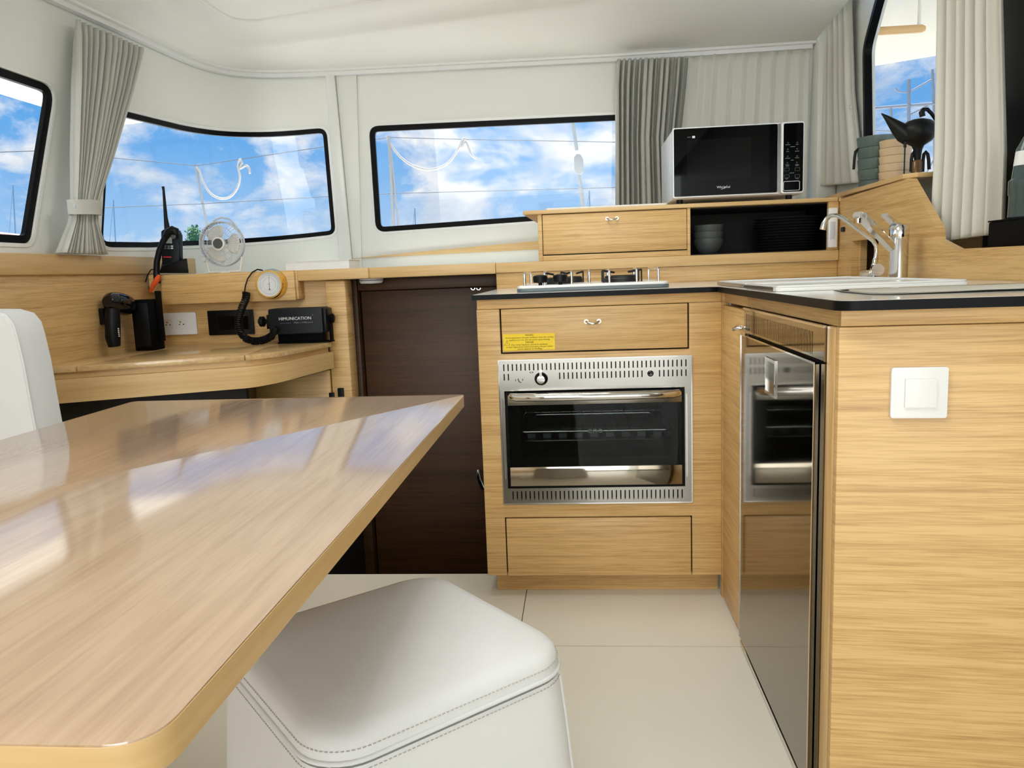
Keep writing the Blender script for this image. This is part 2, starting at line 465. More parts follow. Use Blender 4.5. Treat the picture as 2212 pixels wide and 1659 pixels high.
WIN_SIDE = rpoly([(4.35, 1.13), (5.64, 1.13), (5.86, 1.67), (4.35, 1.67)], 0.05)
WIN_CURVE = dense(rpoly([(5.99, 1.128), (6.30, 1.135), (6.80, 1.162), (7.372, 1.203), (7.378, 1.716), (7.0, 1.698), (6.60, 1.672), (6.12, 1.655)], [0.05, 0.3, 0.3, 0.045, 0.045, 0.3, 0.3, 0.05]))
WIN_FRONT = rpoly([(7.575, 1.205), (9.55, 1.265), (9.55, 1.712), (7.585, 1.714)], 0.05)
WTOP = 2.02
struct(obj('wall_left', wall_mesh([(0, 0.0), (5.90, 0.0), (5.90, WTOP), (0, WTOP)], [WIN_SIDE], 0.0, 0.02), 'gelcoat', smooth=30), 'white moulded cabin side with a slanting window')
struct(obj('wall_front', wall_mesh([(5.90, 0.6), (UU[-1], 0.6), (UU[-1], WTOP), (5.90, WTOP)], [WIN_CURVE, WIN_FRONT], 0.0, 0.02), 'gelcoat', smooth=30), 'white moulded front of the saloon below the coachroof')
def window(n, hole, d_in):
    gl = obj('window_%d' % n, wall_mesh(inset(hole, -0.004), [], 0.0205, 0.0245), 'window_glass', smooth=30); struct(gl)
    obj('gasket', wall_mesh(inset(hole, 0.0006), [inset(hole, d_in)], 0.004, 0.02), 'gasket', gl, smooth=30)
    big = inset(hole, -0.012)
    obj('window_lip', wall_mesh(big, [inset(hole, 0.0004)], -0.004, 0.004), 'gelcoat_gloss', gl, smooth=30)
    return gl
window(1, WIN_SIDE, 0.026); window(2, WIN_CURVE, 0.022); window(3, WIN_FRONT, 0.026)

# pillar between the two front windows
o = obj('trim_1', wall_mesh([(7.382, 1.0), (7.446, 1.0), (7.446, 1.955), (7.40, 1.955)], [], -0.03, 0.0), 'gelcoat_gloss', bev=0.006); struct(o, 'white pillar between the front windows')
o = obj('trim_2', wall_mesh([(7.446, 1.0), (7.49, 1.0), (7.55, 1.955), (7.446, 1.955)], [], -0.012, 0.0), 'gelcoat', bev=0.006); struct(o)
# curtain track that runs round under the headliner
o = obj('trim_3', wall_mesh([(2.0, 1.945), (9.68, 1.945), (9.68, 1.962), (2.0, 1.962)], [], -0.030, -0.004), 'white_plastic', smooth=30); struct(o, 'white curtain track under the headliner')
mbk = wall_mesh([(2.0, 1.962), (9.69, 1.962), (9.69, 1.978), (2.0, 1.978)], [], -0.05, -0.0)
o = obj('trim_4', mbk, 'gelcoat_gloss', smooth=30); struct(o)

# ---- ceiling: sloping cove, soft crease and flat headliner
def ceiling():
    us = [2.0, 4.0, 5.4, 5.86, 6.2, 6.603, 6.72, 6.83, 6.92, 7.01, 7.11, 7.223, 7.6, 8.0, 8.4, 8.785, 9.2, 9.69]
    r0 = [W(u, 1.976, -0.002) for u in us]
    r1 = [W(u, 1.972, -0.05) for u in us]
    cre = [(-1.60, -1.1), (-1.58, 0.7), (-1.575, 2.2), (-1.573, 2.91), (-1.576, 3.15), (-1.578, 3.36), (-1.57, 3.43), (-1.55, 3.475), (-1.516, 3.51), (-1.47, 3.535), (-1.409, 3.55),
           (-1.3, 3.542), (-0.98, 3.475), (-0.62, 3.40), (-0.25, 3.325), (0.14, 3.25), (0.6, 3.16), (1.10, 3.06)]
    r2 = [Vector((x, y, 2.022)) for x, y in cre]
    inn = Vector((-0.3, 1.2))
    def shift(d, z): return [Vector((p.x + (inn.x - p.x) / (Vector((p.x, p.y)) - inn).length * d, p.y + (inn.y - p.y) / (Vector((p.x, p.y)) - inn).length * d, z)) for p in r2]
    r1b = [a.lerp(b, 0.12) + Vector((0, 0, 0.004)) for a, b in zip(r1, r2)]
    r1c = [a.lerp(b, 0.9) for a, b in zip(r1, r2)]
    r2b = shift(0.012, 2.036); r2c = shift(0.035, 2.052); r2d = shift(0.10, 2.06)
    rows = [r0, r1, r1b, r1c, r2, r2b, r2c, r2d]
    m = MB(); n = len(us)
    for r in rows: m.v += [tuple(p) for p in r]
    for i in range(len(rows) - 1):
        for k in range(n - 1): m.f.append((i * n + k, i * n + k + 1, (i + 1) * n + k + 1, (i + 1) * n + k))
    # flat headliner
    b = (len(rows) - 1) * n
    o = len(m.v); m.v += [(1.10, -3.2, 2.06), (-1.50, -3.2, 2.06)]
    m.f.append(tuple([b + k for k in range(n)] + [o, o + 1]))
    o = len(m.v); m.v += [tuple(r0[0]), (-1.8, -3.2, 1.976), (-1.50, -3.2, 2.06), tuple(r2d[0])]
    m.f.append((o, o + 1, o + 2, o + 3))
    return m
ce = struct(obj('ceiling', ceiling(), 'headliner', smooth=60), 'white headliner with a soft cove round its edge')
# bead round the raised roof panel
gp = [(-1.412, 0.2), (-1.412, 2.6), (-1.412, 3.06), (-1.410, 3.18), (-1.40, 3.262), (-1.378, 3.305), (-1.345, 3.327), (-1.30, 3.333), (-1.17, 3.305), (-0.95, 3.245), (-0.745, 3.192), (-0.2, 3.06), (0.6, 2.87)]
obj('roof_bead', MB().tube([(x, y, 2.062) for x, y in gp], 0.011, 8), 'headliner', ce, smooth=True)
for k_, (hx, hy, hh) in enumerate(((-0.5, 0.3, .40), (-0.15, 2.2, .30))):  # frames added round the fill lamps; the headliner is closed behind them
    q_ = [(hx - hh, hy - hh), (hx + hh, hy - hh), (hx + hh, hy + hh), (hx - hh, hy + hh)]
    struct(obj('window_%d' % (5 + k_), MB().slab(rpoly(inset(q_, -.035), .04), [rpoly(inset(q_, -.002), .03)], 0, .022, XY(2.042)), 'gelcoat_gloss'), 'white frame added round a fill lamp in the ceiling')
# outer roof and starboard alcove roof
struct(obj('roof', MB().box(-1.95, 1.45, -3.3, 4.1, 2.32, 2.37), 'outside_white'))
# ---- starboard side
RXW = 1.20
WIN_R = rpoly([(1.2, 1.24), (3.42, 1.24), (3.485, 1.84), (3.33, 2.02), (1.2, 2.02)], [0.02, 0.04, 0.10, 0.12, 0.02])
mb = MB(); mb.slab([(-3.2, 0.0), (3.98, 0.0), (3.98, 2.34), (-3.2, 2.34)], [WIN_R], 0.0, 0.04, YZ(RXW))
struct(obj('wall_right', mb, 'gelcoat'), 'white cabin side by the galley with a tall window')
gl = struct(obj('window_4', MB().slab(inset(WIN_R, -0.004), [], 0.018, 0.024, YZ(RXW)), 'window_glass'))
obj('gasket', MB().slab(inset(WIN_R, 0.0006), [inset(WIN_R, 0.022)], -0.01, 0.02, YZ(RXW)), 'gasket', gl)
obj('window_lip', MB().slab(inset(WIN_R, -0.02), [inset(WIN_R, 0.0004)], -0.006, 0.004, YZ(RXW)), 'gelcoat_gloss', gl)
# corner column between front and starboard side
struct(obj('trim_5', MB().box(1.105, 1.20, 3.80, 3.98, 0.9, 2.32), 'gelcoat', bev=0.015), 'white corner column beside the light curtain')
# cockpit bulkhead behind the camera with its wide door opening
mb = MB().slab([(-1.85, 0), (1.25, 0), (1.25, 2.34), (-1.85, 2.34)], [[(-1.5, 0.15), (1.2, 0.15), (1.2, 2.0), (-1.5, 2.0)]], 0, 0.05, XZ(-3.25))
struct(obj('wall_back', mb, 'gelcoat'))

# ---- floor with its sole panels
fl = struct(obj('floor', MB().slab([(-1.8, -3.2), (1.2, -3.2), (1.2, 3.0), (-0.296, 3.0), (-0.296, 2.44), (-0.965, 2.44), (-0.965, 3.1), (-1.8, 3.1)], [], -0.05, -0.004, XY(0)), 'joint'), 'cream sole panels with thin dark joints')
FX = [-1.8, -1.18, -0.1825, 0.82, 1.2]; G = 0.0012
rows_ = [(-3.2, -1.06), (-1.06, -0.06), (-0.06, 0.94), (0.94, 1.941), (1.941, 2.44)]
for j, (y0, y1) in enumerate(rows_):
    xs = FX if j == 4 else ([-1.8, -0.6, 0.41, 1.2] if j == 3 else [-1.8, -0.9, 0.3, 1.2])
    for i in range(len(xs) - 1):
        obj('floor_panel', MB().box(xs[i] + G, xs[i + 1] - G, y0 + G, y1 - G, -0.02, 0.0), 'floor_cream', fl)
# companionway down to the hull, its darkness put into near-black surfaces
sw = struct(obj('stairwell', MB().box(-0.965, -0.30, 2.46, 3.25, -0.72, -0.70), 'recess_shade'))
obj('door_backing', MB().box(-0.97, -0.28, 3.252, 3.262, -0.7, 0.976), 'gasket', sw)  # added black sheet, stops outside light leaking round the door
obj('port_lining', MB().box(-0.964, -0.945, 2.47, 3.2, -0.7, -0.052), 'recess_shade', sw)
obj('step', MB().box(-0.96, -0.30, 2.445, 2.46, -0.7, -0.05), 'recess_shade', sw)
obj('side_lining', MB().box(-0.318, -0.299, 2.47, 3.2, -0.7, 0.0), 'recess_shade', sw)
# brown door at the foot of the companionway, stairwell shade deepening its colour
dr = struct(obj('door_1', MB().box(-0.90, -0.33, 3.20, 3.23, -0.7, 0.925), 'shaded_brown', bev=0.002), 'dark brown wooden door below the oak ledge')
obj('door_frame', MB().box(-0.965, -0.905, 3.16, 3.25, -0.7, 0.975).box(-0.904, -0.30, 3.17, 3.25, 0.928, 0.975).box(-0.326, -0.300, 3.16, 3.25, -0.7, 0.975), 'shaded_brown', dr, bev=0.003)
c = pY(1037, 1035, 3.15)
obj('door_handle', MB().tube([c + Vector((0.01, 0.05, -0.035)), c + Vector((0.01, 0.0, -0.035)), c + Vector((-0.002, -0.012, 0.0)), c + Vector((-0.006, -0.012, 0.045))], [0.012, 0.012, 0.009, 0.006], 10), 'chrome', dr, smooth=True)
for px in (1022, 1034):
    c = pY(px, 622, 3.165)
    obj('hook', MB().tube([c + Vector((-0.008 * math.cos(t), -0.004, -0.008 * math.sin(t))) for t in [PI * k / 6 for k in range(7)]], 0.0022, 6), 'chrome', dr, smooth=True)

# ---- port lining and ledge
struct(obj('wall_left_lining', MB().box(-1.76, -1.712, -3.1, 3.09, 0.0, 1.03), 'oak', bev=0.002), 'oak lining of the cabin side below the ledge')
struct(obj('trim_6', MB().box(-1.766, -1.70, -3.1, 3.40, 1.028, 1.095), 'oak_edge', bev=0.004), 'oak ledge under the side window')
# nav station back panel
nb = struct(obj('wall_front_lining', MB().box(-1.712, -0.965, 3.05, 3.08, 0.30, 0.985), 'oak', bev=0.002), 'oak back panel of the chart table corner')
obj('corner_post', MB().box(-0.99, -0.905, 3.005, 3.10, 0.0, 0.977), 'oak', nb, bev=0.012)
obj('lower_panel', MB().box(-1.30, -0.992, 3.0, 3.02, 0.0, 0.622), 'oak', nb, bev=0.003)
# oak ledge that bridges the companionway
le = struct(obj('trim_7', MB().box(-1.095, -0.806, 2.985, 3.45, 0.978, 1.0195), 'oak_edge', bev=0.003), 'oak ledge over the companionway')
obj('ledge_board', MB().box(-0.806, -0.3125, 2.998, 3.45, 0.978, 1.0195), 'oak_edge', le, bev=0.003)
obj('ledge_back', MB().box(-1.70, -0.146, 3.451, 3.93, 0.96, 1.012), 'gelcoat', le)
# slanting oak sill strip under the front window
struct(obj('trim_8', wall_mesh([(7.45, 1.080), (8.55, 1.092), (8.55, 1.140), (7.78, 1.1005)], [], -0.016, -0.001), 'oak_edge'), 'slanting oak sill strip under the front window')

# ================================================================== GALLEY
DF = 2.2577          # front plane of the oven unit
XS = 0.405           # front plane of the starboard run (faces port)
CT = 0.92            # worktop height
def pull(parent, c, ax, out, w=0.036, mat='chrome'):
    """small arched pull: two rosettes and a bow"""
    ax = Vector(ax); out = Vector(out); c = Vector(c)
    m = MB()
    pts = [c - ax * w / 2 + out * 0.002, c - ax * w / 2 + out * 0.012, c - ax * w * 0.3 + out * 0.02 - UZ * 0.004, c + out * 0.022 - UZ * 0.006,
           c + ax * w * 0.3 + out * 0.02 - UZ * 0.004, c + ax * w / 2 + out * 0.012, c + ax * w / 2 + out * 0.002]
    m.tube(pts, [0.004, 0.004, 0.0035, 0.003, 0.0035, 0.004, 0.004], 8)
    for s in (-1, 1): m.tube([c + ax * s * w / 2, c + ax * s * w / 2 + out * 0.004], 0.0062, 12)
    return obj('handle', m, mat, parent, smooth=True)

# ---- oven unit
gu = thing('galley_cabinet', 'oak galley unit around the steel oven with two drawers', 'cabinet', (0.05, 2.6, 0))
XL, XR, ZB, ZT = -0.296, 0.404, 0.067, 0.876
D1 = (pY(1082, 760, DF).x, pY(1489, 751, DF).x)
d1z = 0.745
D2 = (pY(1093, 1180, DF).x, pY(1495.5, 1180, DF).x); d2z = pY(1300, 1116, DF).z
OX0, OX1, OZ0, OZ1 = -0.238, 0.319, 0.293, 0.727
fr = MB().grid_plate(XL, XR, ZB, ZT, [(D1[0], D1[1], d1z, ZT), (OX0 + .012, OX1 - .012, OZ0 + .012, OZ1 - .012), (D2[0], D2[1], ZB, d2z)], 0, 0.02, XZ(DF))
obj('front_frame', fr, 'oak', gu, bev=0.0015)
obj('body', MB().box(XL + 0.0005, XL + 0.018, DF + 0.0205, 2.985, ZB, 0.905).box(XL + 0.0185, XR - 0.001, DF + 0.55, DF + 0.56, ZB, 0.9).box(XL + 0.0185, XR - 0.001, DF + 0.03, 2.98, ZB, ZB + 0.01), 'oak', gu)
obj('top_rail', MB().box(XL + 0.001, XR, DF + 0.007, DF + 0.02, ZT + 0.0008, 0.9045), 'oak', gu, bev=0.001)
obj('gap_backing', MB().box(XL + .02, XR - .004, DF + 0.0205, DF + 0.026, OZ1 + .004, ZT - .001), 'gasket', gu)
obj('gap_backing', MB().box(XL + .02, XR - .004, DF + 0.0205, DF + 0.026, ZB + .002, OZ0 - .004), 'gasket', gu)
obj('plinth', MB().box(XL + 0.022, XR - 0.001, DF + 0.05, DF + 0.07, 0.0, ZB), 'oak', gu, bev=0.002)
g = 0.0046
dw = obj('drawer', MB().box(D1[0] + g, D1[1] - g, DF, DF + 0.019, d1z + g, ZT - 0.001), 'oak', gu, bev=0.0012)
pull(dw, pY(1280, 694, DF), RX, (0, -1, 0))
obj('drawer', MB().box(D2[0] + g * .8, D2[1] - g * .8, DF, DF + 0.019, ZB, d2z - g * .8), 'oak', gu, bev=0.0012)
# warning sticker on the upper drawer
s0, s1 = pY(1088, 758, DF - .001), pY(1198, 719, DF - .001)
st = obj('warning_sticker', MB().box(s0.x, s1.x, DF - 0.0012, DF - 0.0001, s0.z, s1.z), 'sticker_yellow', gu)
st['label'] = 'yellow ventilation warning sticker with black print'
sw_, sh_ = s1.x - s0.x, s1.z - s0.z
def sline(s, fx, fz, size, w): text('sticker_text', s, size, (s0.x + sw_ * fx, DF - 0.0014, s0.z + sh_ * fz), RX, UZ, 'ink', st, depth=0.0001, width=w * sw_)
sline('WARNING', .51, .91, .0078, .165)
sline('Avoid asphyxiation. Provide ventilation when the cooking', .51, .77, .0062, .93)
sline('appliance is in use. Do not use for space heating.', .51, .63, .0062, .79)
sline('DANGER', .51, .48, .0078, .155)
sline("Pour \u00e9viter l'asphyxie, assurez la ventilation", .51, .34, .0062, .70)
sline("lorsque l'appareil de cuisson fonctionne. Ne pas l'utiliser", .51, .21, .0062, .91)
sline('comme appareil de chauffage', .51, .08, .0062, .48)
tx, tz, tr = s0.x + sw_ * .075, s0.z + sh_ * .48, sh_ * .17
obj('sticker_symbol', MB().tube([(tx - tr, DF - .0015, tz - tr * .8), (tx + tr, DF - .0015, tz - tr * .8), (tx, DF - .0015, tz + tr * 1.0)], 0.0006, 4, closed=True).box(tx - .0004, tx + .0004, DF - .0016, DF - .0012, tz - tr * .4, tz + tr * .4), 'ink', st)

# ---- oven
ovn = thing('oven', 'stainless steel built-in gas oven with a dark glass door', 'oven', (0.04, 2.4, OZ0))
def ov(xc, yc, Y=DF - 0.004): return pY(1030 + xc * 0.33146, 740 + yc * 0.33146, Y)
FYO = DF - 0.006
holes = []
def slot(xc, yc0, yc1):
    a, b = ov(xc, yc0), ov(xc, yc1); holes.append((a.x - .0017, a.x + .0017, b.z, a.z))
zA0, zA1 = ov(770, 125).z, ov(770, 170).z
zB0, zB1 = ov(770, 189).z, ov(770, 232).z
zC0, zC1 = ov(790, 962).z, ov(790, 1020).z
xa0, xa1 = ov(176, 150).x, ov(1362, 125).x
for i in range(43):
    x = xa0 + (xa1 - xa0) * i / 42; holes.append((x - .0017, x + .0017, zA1, zA0))
    if i in (0, 1) or 13 <= i <= 32 or i >= 36: holes.append((x - .0017, x + .0017, zB1, zB0))
xc0, xc1 = ov(237, 990).x, ov(1338, 985).x
for i in range(40):
    x = xc0 + (xc1 - xc0) * i / 39; holes.append((x - .0017, x + .0017, zC1, zC0))
DX0, DX1, DZ0, DZ1 = ov(192, 640).x, ov(1356, 600).x, ov(770, 943).z, ov(770, 303).z
holes.append((DX0, DX1, DZ0, DZ1))
obj('fascia', MB().grid_plate(OX0, OX1, OZ0, OZ1, holes, 0, 0.004, XZ(FYO)), 'steel', ovn)
obj('fascia_rim', MB().slab(rrect(OX0 - .001, OX1 + .001, OZ0 - .001, OZ1 + .001, .003), [rrect(OX0 + .002, OX1 - .002, OZ0 + .002, OZ1 - .002, .002)], 0, 0.006, XZ(FYO - .001)), 'chrome', ovn)
obj('vent_backing', MB().box(OX0 + .014, OX1 - .014, DF + 0.004, DF + 0.008, DZ1 + .002, OZ1 - .014), 'gasket', ovn)
obj('vent_backing', MB().box(OX0 + .014, OX1 - .014, DF + 0.004, DF + 0.008, OZ0 + .014, DZ0 - .002), 'gasket', ovn)
# cavity
cav = MB()
cx0, cx1, cz0, cz1, cy0, cy1 = DX0 + .02, DX1 - .02, DZ0 + .02, DZ1 - .02, DF + .022, DF + .42
cav.box(cx0 - .004, cx0, cy0, cy1, cz0, cz1).box(cx1, cx1 + .004, cy0, cy1, cz0, cz1).box(cx0, cx1, cy1, cy1 + .004, cz0, cz1).box(cx0, cx1, cy0, cy1, cz0 - .004, cz0).box(cx0, cx1, cy0, cy1, cz1, cz1 + .004)
obj('cavity', cav, 'cavity_black', ovn)
rk = MB()
zr = ov(770, 575, DF + .05).z
for y in (cy0 + .03, cy1 - .04):
    rk.tube([(cx0 + .01, y, zr), (cx1 - .01, y, zr)], 0.004, 8)
for i in range(13):
    x = cx0 + .03 + (cx1 - cx0 - .06) * i / 12
    rk.tube([(x, cy0 + .03, zr + .002), (x, cy1 - .04, zr + .002)], 0.0018, 6)
rk.tube([(cx0 + .01, cy0 + .03, zr), (cx0 + .01, cy1 - .04, zr)], 0.003, 8).tube([(cx1 - .01, cy0 + .03, zr), (cx1 - .01, cy1 - .04, zr)], 0.003, 8)
obj('oven_rack', rk, 'chrome', ovn, smooth=True)
zt = ov(770, 470, DF + .3).z
tr_ = MB().tube([(cx0 + .05, cy0 + .30, zt), (cx1 - .05, cy0 + .30, zt)], 0.006, 8)
for s, e in ((cx0 + .05, cx0 + .02), (cx1 - .05, cx1 - .02)): tr_.tube([(s, cy0 + .30, zt), (e, cy0 + .06, zt - .012)], 0.005, 8)
obj('grill_tray', tr_, 'chrome', ovn, smooth=True)
zb_ = ov(770, 632, DF + .05).z
obj('burner_tray', MB().box(cx0 + .012, cx1 - .012, cy0 + .03, cy1 - .05, zb_ - .004, zb_), 'steel', ovn, bev=.002)
for i in range(9):
    x = cx0 + .05 + (cx1 - cx0 - .1) * i / 8; obj('burner_tab', MB().box(x - .012, x + .012, cy0 + .06, cy0 + .064, zb_ + .001, zb_ + .014), 'enamel_grey', ovn)
# door
dor = obj('door', MB().slab(rrect(DX0 + .003, DX1 - .003, DZ0 + .003, DZ1 - .003, .003), [rrect(DX0 + .009, DX1 - .009, DZ0 + .008, DZ1 - .010, .002)], 0, .02, XZ(DF - .012)), 'gasket', ovn)
gx0, gx1 = DX0 + .009, DX1 - .009
gzt, gzm = ov(770, 396).z, ov(770, 800).z
obj('door_band', MB().box(gx0 + .0003, gx1 - .0003, DF - .013, DF + .006, gzt, DZ1 - .0105), 'steel', dor, bev=.001)
obj('door_glass', MB().box(gx0 + .0003, gx1 - .0003, DF - .011, DF - .007, gzm, gzt - .0003), 'oven_glass', dor)
obj('kick_strip', MB().box(gx0 + .0003, gx1 - .0003, DF - .0125, DF + .006, DZ0 + .0085, gzm - .0003), 'steel_mirror', dor, bev=.0008)
obj('glass_border', MB().box(gx0 + .001, gx0 + .034, DF - .0068, DF - .006, gzm, gzt).box(gx1 - .034, gx1 - .001, DF - .0068, DF - .006, gzm, gzt).box(gx0 + .034, gx1 - .034, DF - .0068, DF - .006, gzm, gzm + .026), 'gasket', dor)
ha, hb = ov(215, 352, DF - .05), ov(1325, 345, DF - .05)
hz = (ha.z + hb.z) / 2
obj('door_handle', MB().tube([(ha.x, DF - .014, hz), (ha.x + .004, DF - .034, hz), (ha.x + .02, DF - .045, hz), (ha.x + .12, DF - .052, hz), ((ha.x + hb.x) / 2, DF - .054, hz), (hb.x - .12, DF - .052, hz), (hb.x - .02, DF - .045, hz), (hb.x - .004, DF - .034, hz), (hb.x, DF - .014, hz)],
    [.009, .0105, .0115, .0120, .0125, .0120, .0115, .0105, .009], 14), 'chrome', dor, smooth=True)
obj('hinge_rail', MB().box(DX0 - .0065, DX0 - .004, DF - .009, DF - .0061, DZ0 + .03, DZ1 - .02), 'chrome', ovn)
obj('hinge_rail', MB().box(DX1 + .004, DX1 + .0065, DF - .009, DF - .0061, DZ0 + .03, DZ1 - .02), 'chrome', ovn)
lg = ov(772, 572, DF - .0118)
lt = text('brand_lettering', 'eno', 0.026, (lg.x, DF - .0113, lg.z), RX, UZ, 'logo_grey', dor, width=0.044)
k = ov(420, 234)
kb = obj('knob', MB().lathe([(0.0195, 0), (0.0195, -.004), (0.0155, -.006), (0.0145, -.02), (0.012, -.022), (0, -.022)], (k.x, FYO, k.z), 'Y', 28), 'black_gloss', ovn, smooth=40)
obj('knob_cap', MB().lathe([(0.0115, -.0222), (0.0115, -.026), (0, -.0265)], (k.x, FYO, k.z), 'Y', 24).box(k.x - .0035, k.x + .0035, FYO - .027, FYO - .004, k.z + .008, k.z + .022), 'chrome', kb, smooth=40)
p = ov(356, 194)
obj('flame_mark', MB().lathe([(0.0055, 0), (0.0055, -.0008), (0.0035, -.0008), (0.0035, 0)], (p.x, FYO - .0002, p.z), 'Y', 20, sy=.45, cap=False), 'ink', ovn)
p = ov(278, 247)
obj('flame_mark', MB().tube([(p.x - .004, FYO - .0006, p.z + .006), (p.x - .001, FYO - .0006, p.z - .004), (p.x + .005, FYO - .0006, p.z - .006)], .0012, 5).box(p.x - .012, p.x - .0105, FYO - .0008, FYO, p.z - .002, p.z + .004).box(p.x + .009, p.x + .0105, FYO - .0008, FYO, p.z - .001, p.z + .005), 'ink', ovn)
p = ov(1131, 200)
obj('ignition_button', MB().lathe([(0.009, 0), (0.009, -.003), (0.006, -.006), (0.003, -.006), (0, -.004)], (p.x, FYO, p.z), 'Y', 20), 'black_gloss', ovn, smooth=40)

# ---- starboard run: narrow door, frame, end panel
PR = Matrix.Translation((XS, 1.2563, 0)) @ Matrix.Rotation(math.radians(-5), 4, 'Z')      # plane of the end panel
sc = thing('corner_cabinet', 'narrow oak cupboard with a small pull between oven unit and fridge', 'cabinet', (XS + .2, 2.1, 0))
cd = obj('door', MB().box(XS, XS + .018, 1.9525, DF - .012, 0.012, 0.8675), 'oak', sc, bev=.0015)
pull(cd, (XS, 1.985, 0.823), (0, 1, 0), (-1, 0, 0), w=.03)
obj('corner_post', MB().box(XS - .001, XS + .018, DF - .0115, DF + .02, .0, .9045), 'oak', sc)
obj('body', MB().box(XS + .0185, .93, 1.955, 1.965, 0.01, .9), 'oak', sc)
obj('body_side', MB().box(XS + .0185, .93, 2.215, 2.225, 0.01, .9), 'oak', sc)
obj('top_rail', MB().box(XS + .006, XS + .02, 1.953, DF - .012, .8755, .9045), 'oak', sc, bev=.001)
ep = thing('peninsula_panel', 'large pale oak end panel of the galley peninsula', 'panel', (0.8, 1.3, 0))
def PM(m, *a): return m.box(*a, M=PR)
obj('end_panel', PM(MB(), 0.0, 0.90, 0.0, 0.02, 0.0, 0.876), 'oak', ep, bev=.002)
obj('top_rail', PM(MB(), 0.004, 0.90, 0.007, 0.02, 0.8768, 0.9045), 'oak', ep, bev=.001)
obj('side_rail', MB().box(XS + .006, XS + .02, 1.28, 1.9525, .8755, .9045), 'oak', ep, bev=.001)
obj('corner_stile', MB().box(XS, XS + .02, 1.2785, 1.3165, 0.0, 0.8745), 'oak_upright', ep, bev=.002)

# ---- fridge
fg = thing('fridge', 'mirror-finish steel fridge with a slotted vent strip on top', 'fridge', (XS + .25, 1.63, 0.01))
VZ0, VZ1, FY0, FY1 = 0.8135, 0.8705, 1.3185, 1.9475
vh = []
for i in range(58):
    y = 1.385 + (1.925 - 1.385) * i / 57; vh.append((y - .0016, y + .0016, .8205, .8605))
obj('vent_grille', MB().grid_plate(FY0, FY1, VZ0 + .001, VZ1, vh, 0, .004, YZ(XS - .003)), 'steel_mirror', fg)
obj('vent_backing', MB().box(XS + .010, XS + .014, FY0 + .01, FY1 - .01, VZ0, VZ1), 'gasket', fg)
obj('vent_rim', MB().box(XS - .006, XS + .002, FY0, FY1, VZ1 + .0003, VZ1 + .004), 'chrome', fg)
FD0, FD1 = 1.342, 1.938
hy0, hy1, hz0, hz1 = 1.594, 1.682, .707, .785
fd = obj('door', MB().grid_plate(FD0, FD1, .03, .808, [(hy0, hy1, hz0, hz1)], 0, .02, YZ(XS - .012)), 'fridge_mirror', fg)
obj('handle_recess', MB().slab([(hy0 + .0005, hz0 + .0005), (hy1 - .0005, hz0 + .0005), (hy1 - .0005, hz1 - .0005), (hy0 + .0005, hz1 - .0005)], [[(hy0 + .007, hz0 + .007), (hy1 - .007, hz0 + .007), (hy1 - .007, hz1 - .007), (hy0 + .007, hz1 - .007)]], 0, .024, YZ(XS - .0145)), 'chrome', fd)
obj('handle_cup', MB().box(XS + .0055, XS + .0065, hy0 + .0072, hy1 - .0072, hz0 + .0072, hz1 - .0072), 'steel_mirror', fd)
obj('door_edge', MB().box(XS - .0135, XS - .0122, FD0, FD1, .8085, .812).box(XS - .0135, XS - .0122, FD1 + .0005, FD1 + .003, .03, .812).box(XS - .0135, XS - .0122, FD0 - .003, FD0 - .0005, .03, .812), 'chrome', fd)
obj('door_seal', MB().box(XS + .0085, XS + .012, FY0 + .003, FY1 - .003, .016, .812), 'gasket', fg)
obj('side_strip', MB().box(XS - .002, XS + .002, FY0 + .0005, FY0 + .018, .02, .811), 'steel_mirror', fg)
obj('side_strip', MB().box(XS - .002, XS + .002, FY1 - .007, FY1 - .0005, .02, .811), 'steel_mirror', fg)
obj('bottom_rail', MB().box(XS - .010, XS + .010, FY0, FY1, .006, .016), 'chrome', fg, bev=.001)
obj('body', MB().box(XS + .0125, .92, FY0 + .005, FY1 - .005, .01, .78), 'black_matte', fg)

# ---- light switch on the end panel
q0, q1 = pY(1927, 906, 1.232), pY(2051, 793, 1.232)
inv = PR.inverted(); a0, a1 = inv @ q0, inv @ q1
swt = thing('light_switch', 'square white light switch on the oak end panel', 'switch', PR @ Vector(((a0.x + a1.x) / 2, 0, a0.z)))
PF = lambda a, b, w: PR @ Vector((a, w, b))
obj('plate', MB().slab(rrect(a0.x, a1.x, a0.z, a1.z, .004), [], -.009, -.0002, PF), 'white_plastic', swt, bev=.002)
mx_, mz_ = (a0.x + a1.x) / 2 + .001, (a0.z + a1.z) / 2
obj('rocker', MB().slab(rrect(mx_ - .0225, mx_ + .0225, mz_ - .0225, mz_ + .0225, .0015), [], -.0135, -.0092, PF), 'white_plastic', swt, bev=.001)

# ---- worktop
def arc(cx, cy, r, t0, t1, n=8): return [(cx + r * math.cos(t0 + (t1 - t0) * i / n), cy + r * math.sin(t0 + (t1 - t0) * i / n)) for i in range(n + 1)]
E0 = PR @ Vector((.90, -.052, 0))
CTP = [(-0.302, 2.2405)] + arc(0.359, 2.2105, 0.03, PI / 2, 0, 12) + [(0.389, 1.25)] + [(0.389 * (1 - t) ** 2 + 0.389 * 2 * t * (1 - t) + 0.419 * t * t, 1.232 * (1 - t) ** 2 + 1.203 * 2 * t * (1 - t) + 1.2012 * t * t) for t in [i / 12 for i in range(13)]] + [(E0.x, E0.y), (E0.x, 1.40), (0.955, 1.42), (0.955, 3.01), (-0.302, 3.01)]
BAS = rrect(.50, .93, 1.345, 1.60, .04)
wt = thing('worktop', 'glossy pale grey L-shaped galley worktop with a black edge', 'worktop', (0.1, 2.6, .905))
obj('slab', MB().slab(CTP, [BAS], 0, .015, XY(.905)), 'counter', wt)
ol = CTP[:-4]
eg = MB(); n_ = len(ol)
outp = []
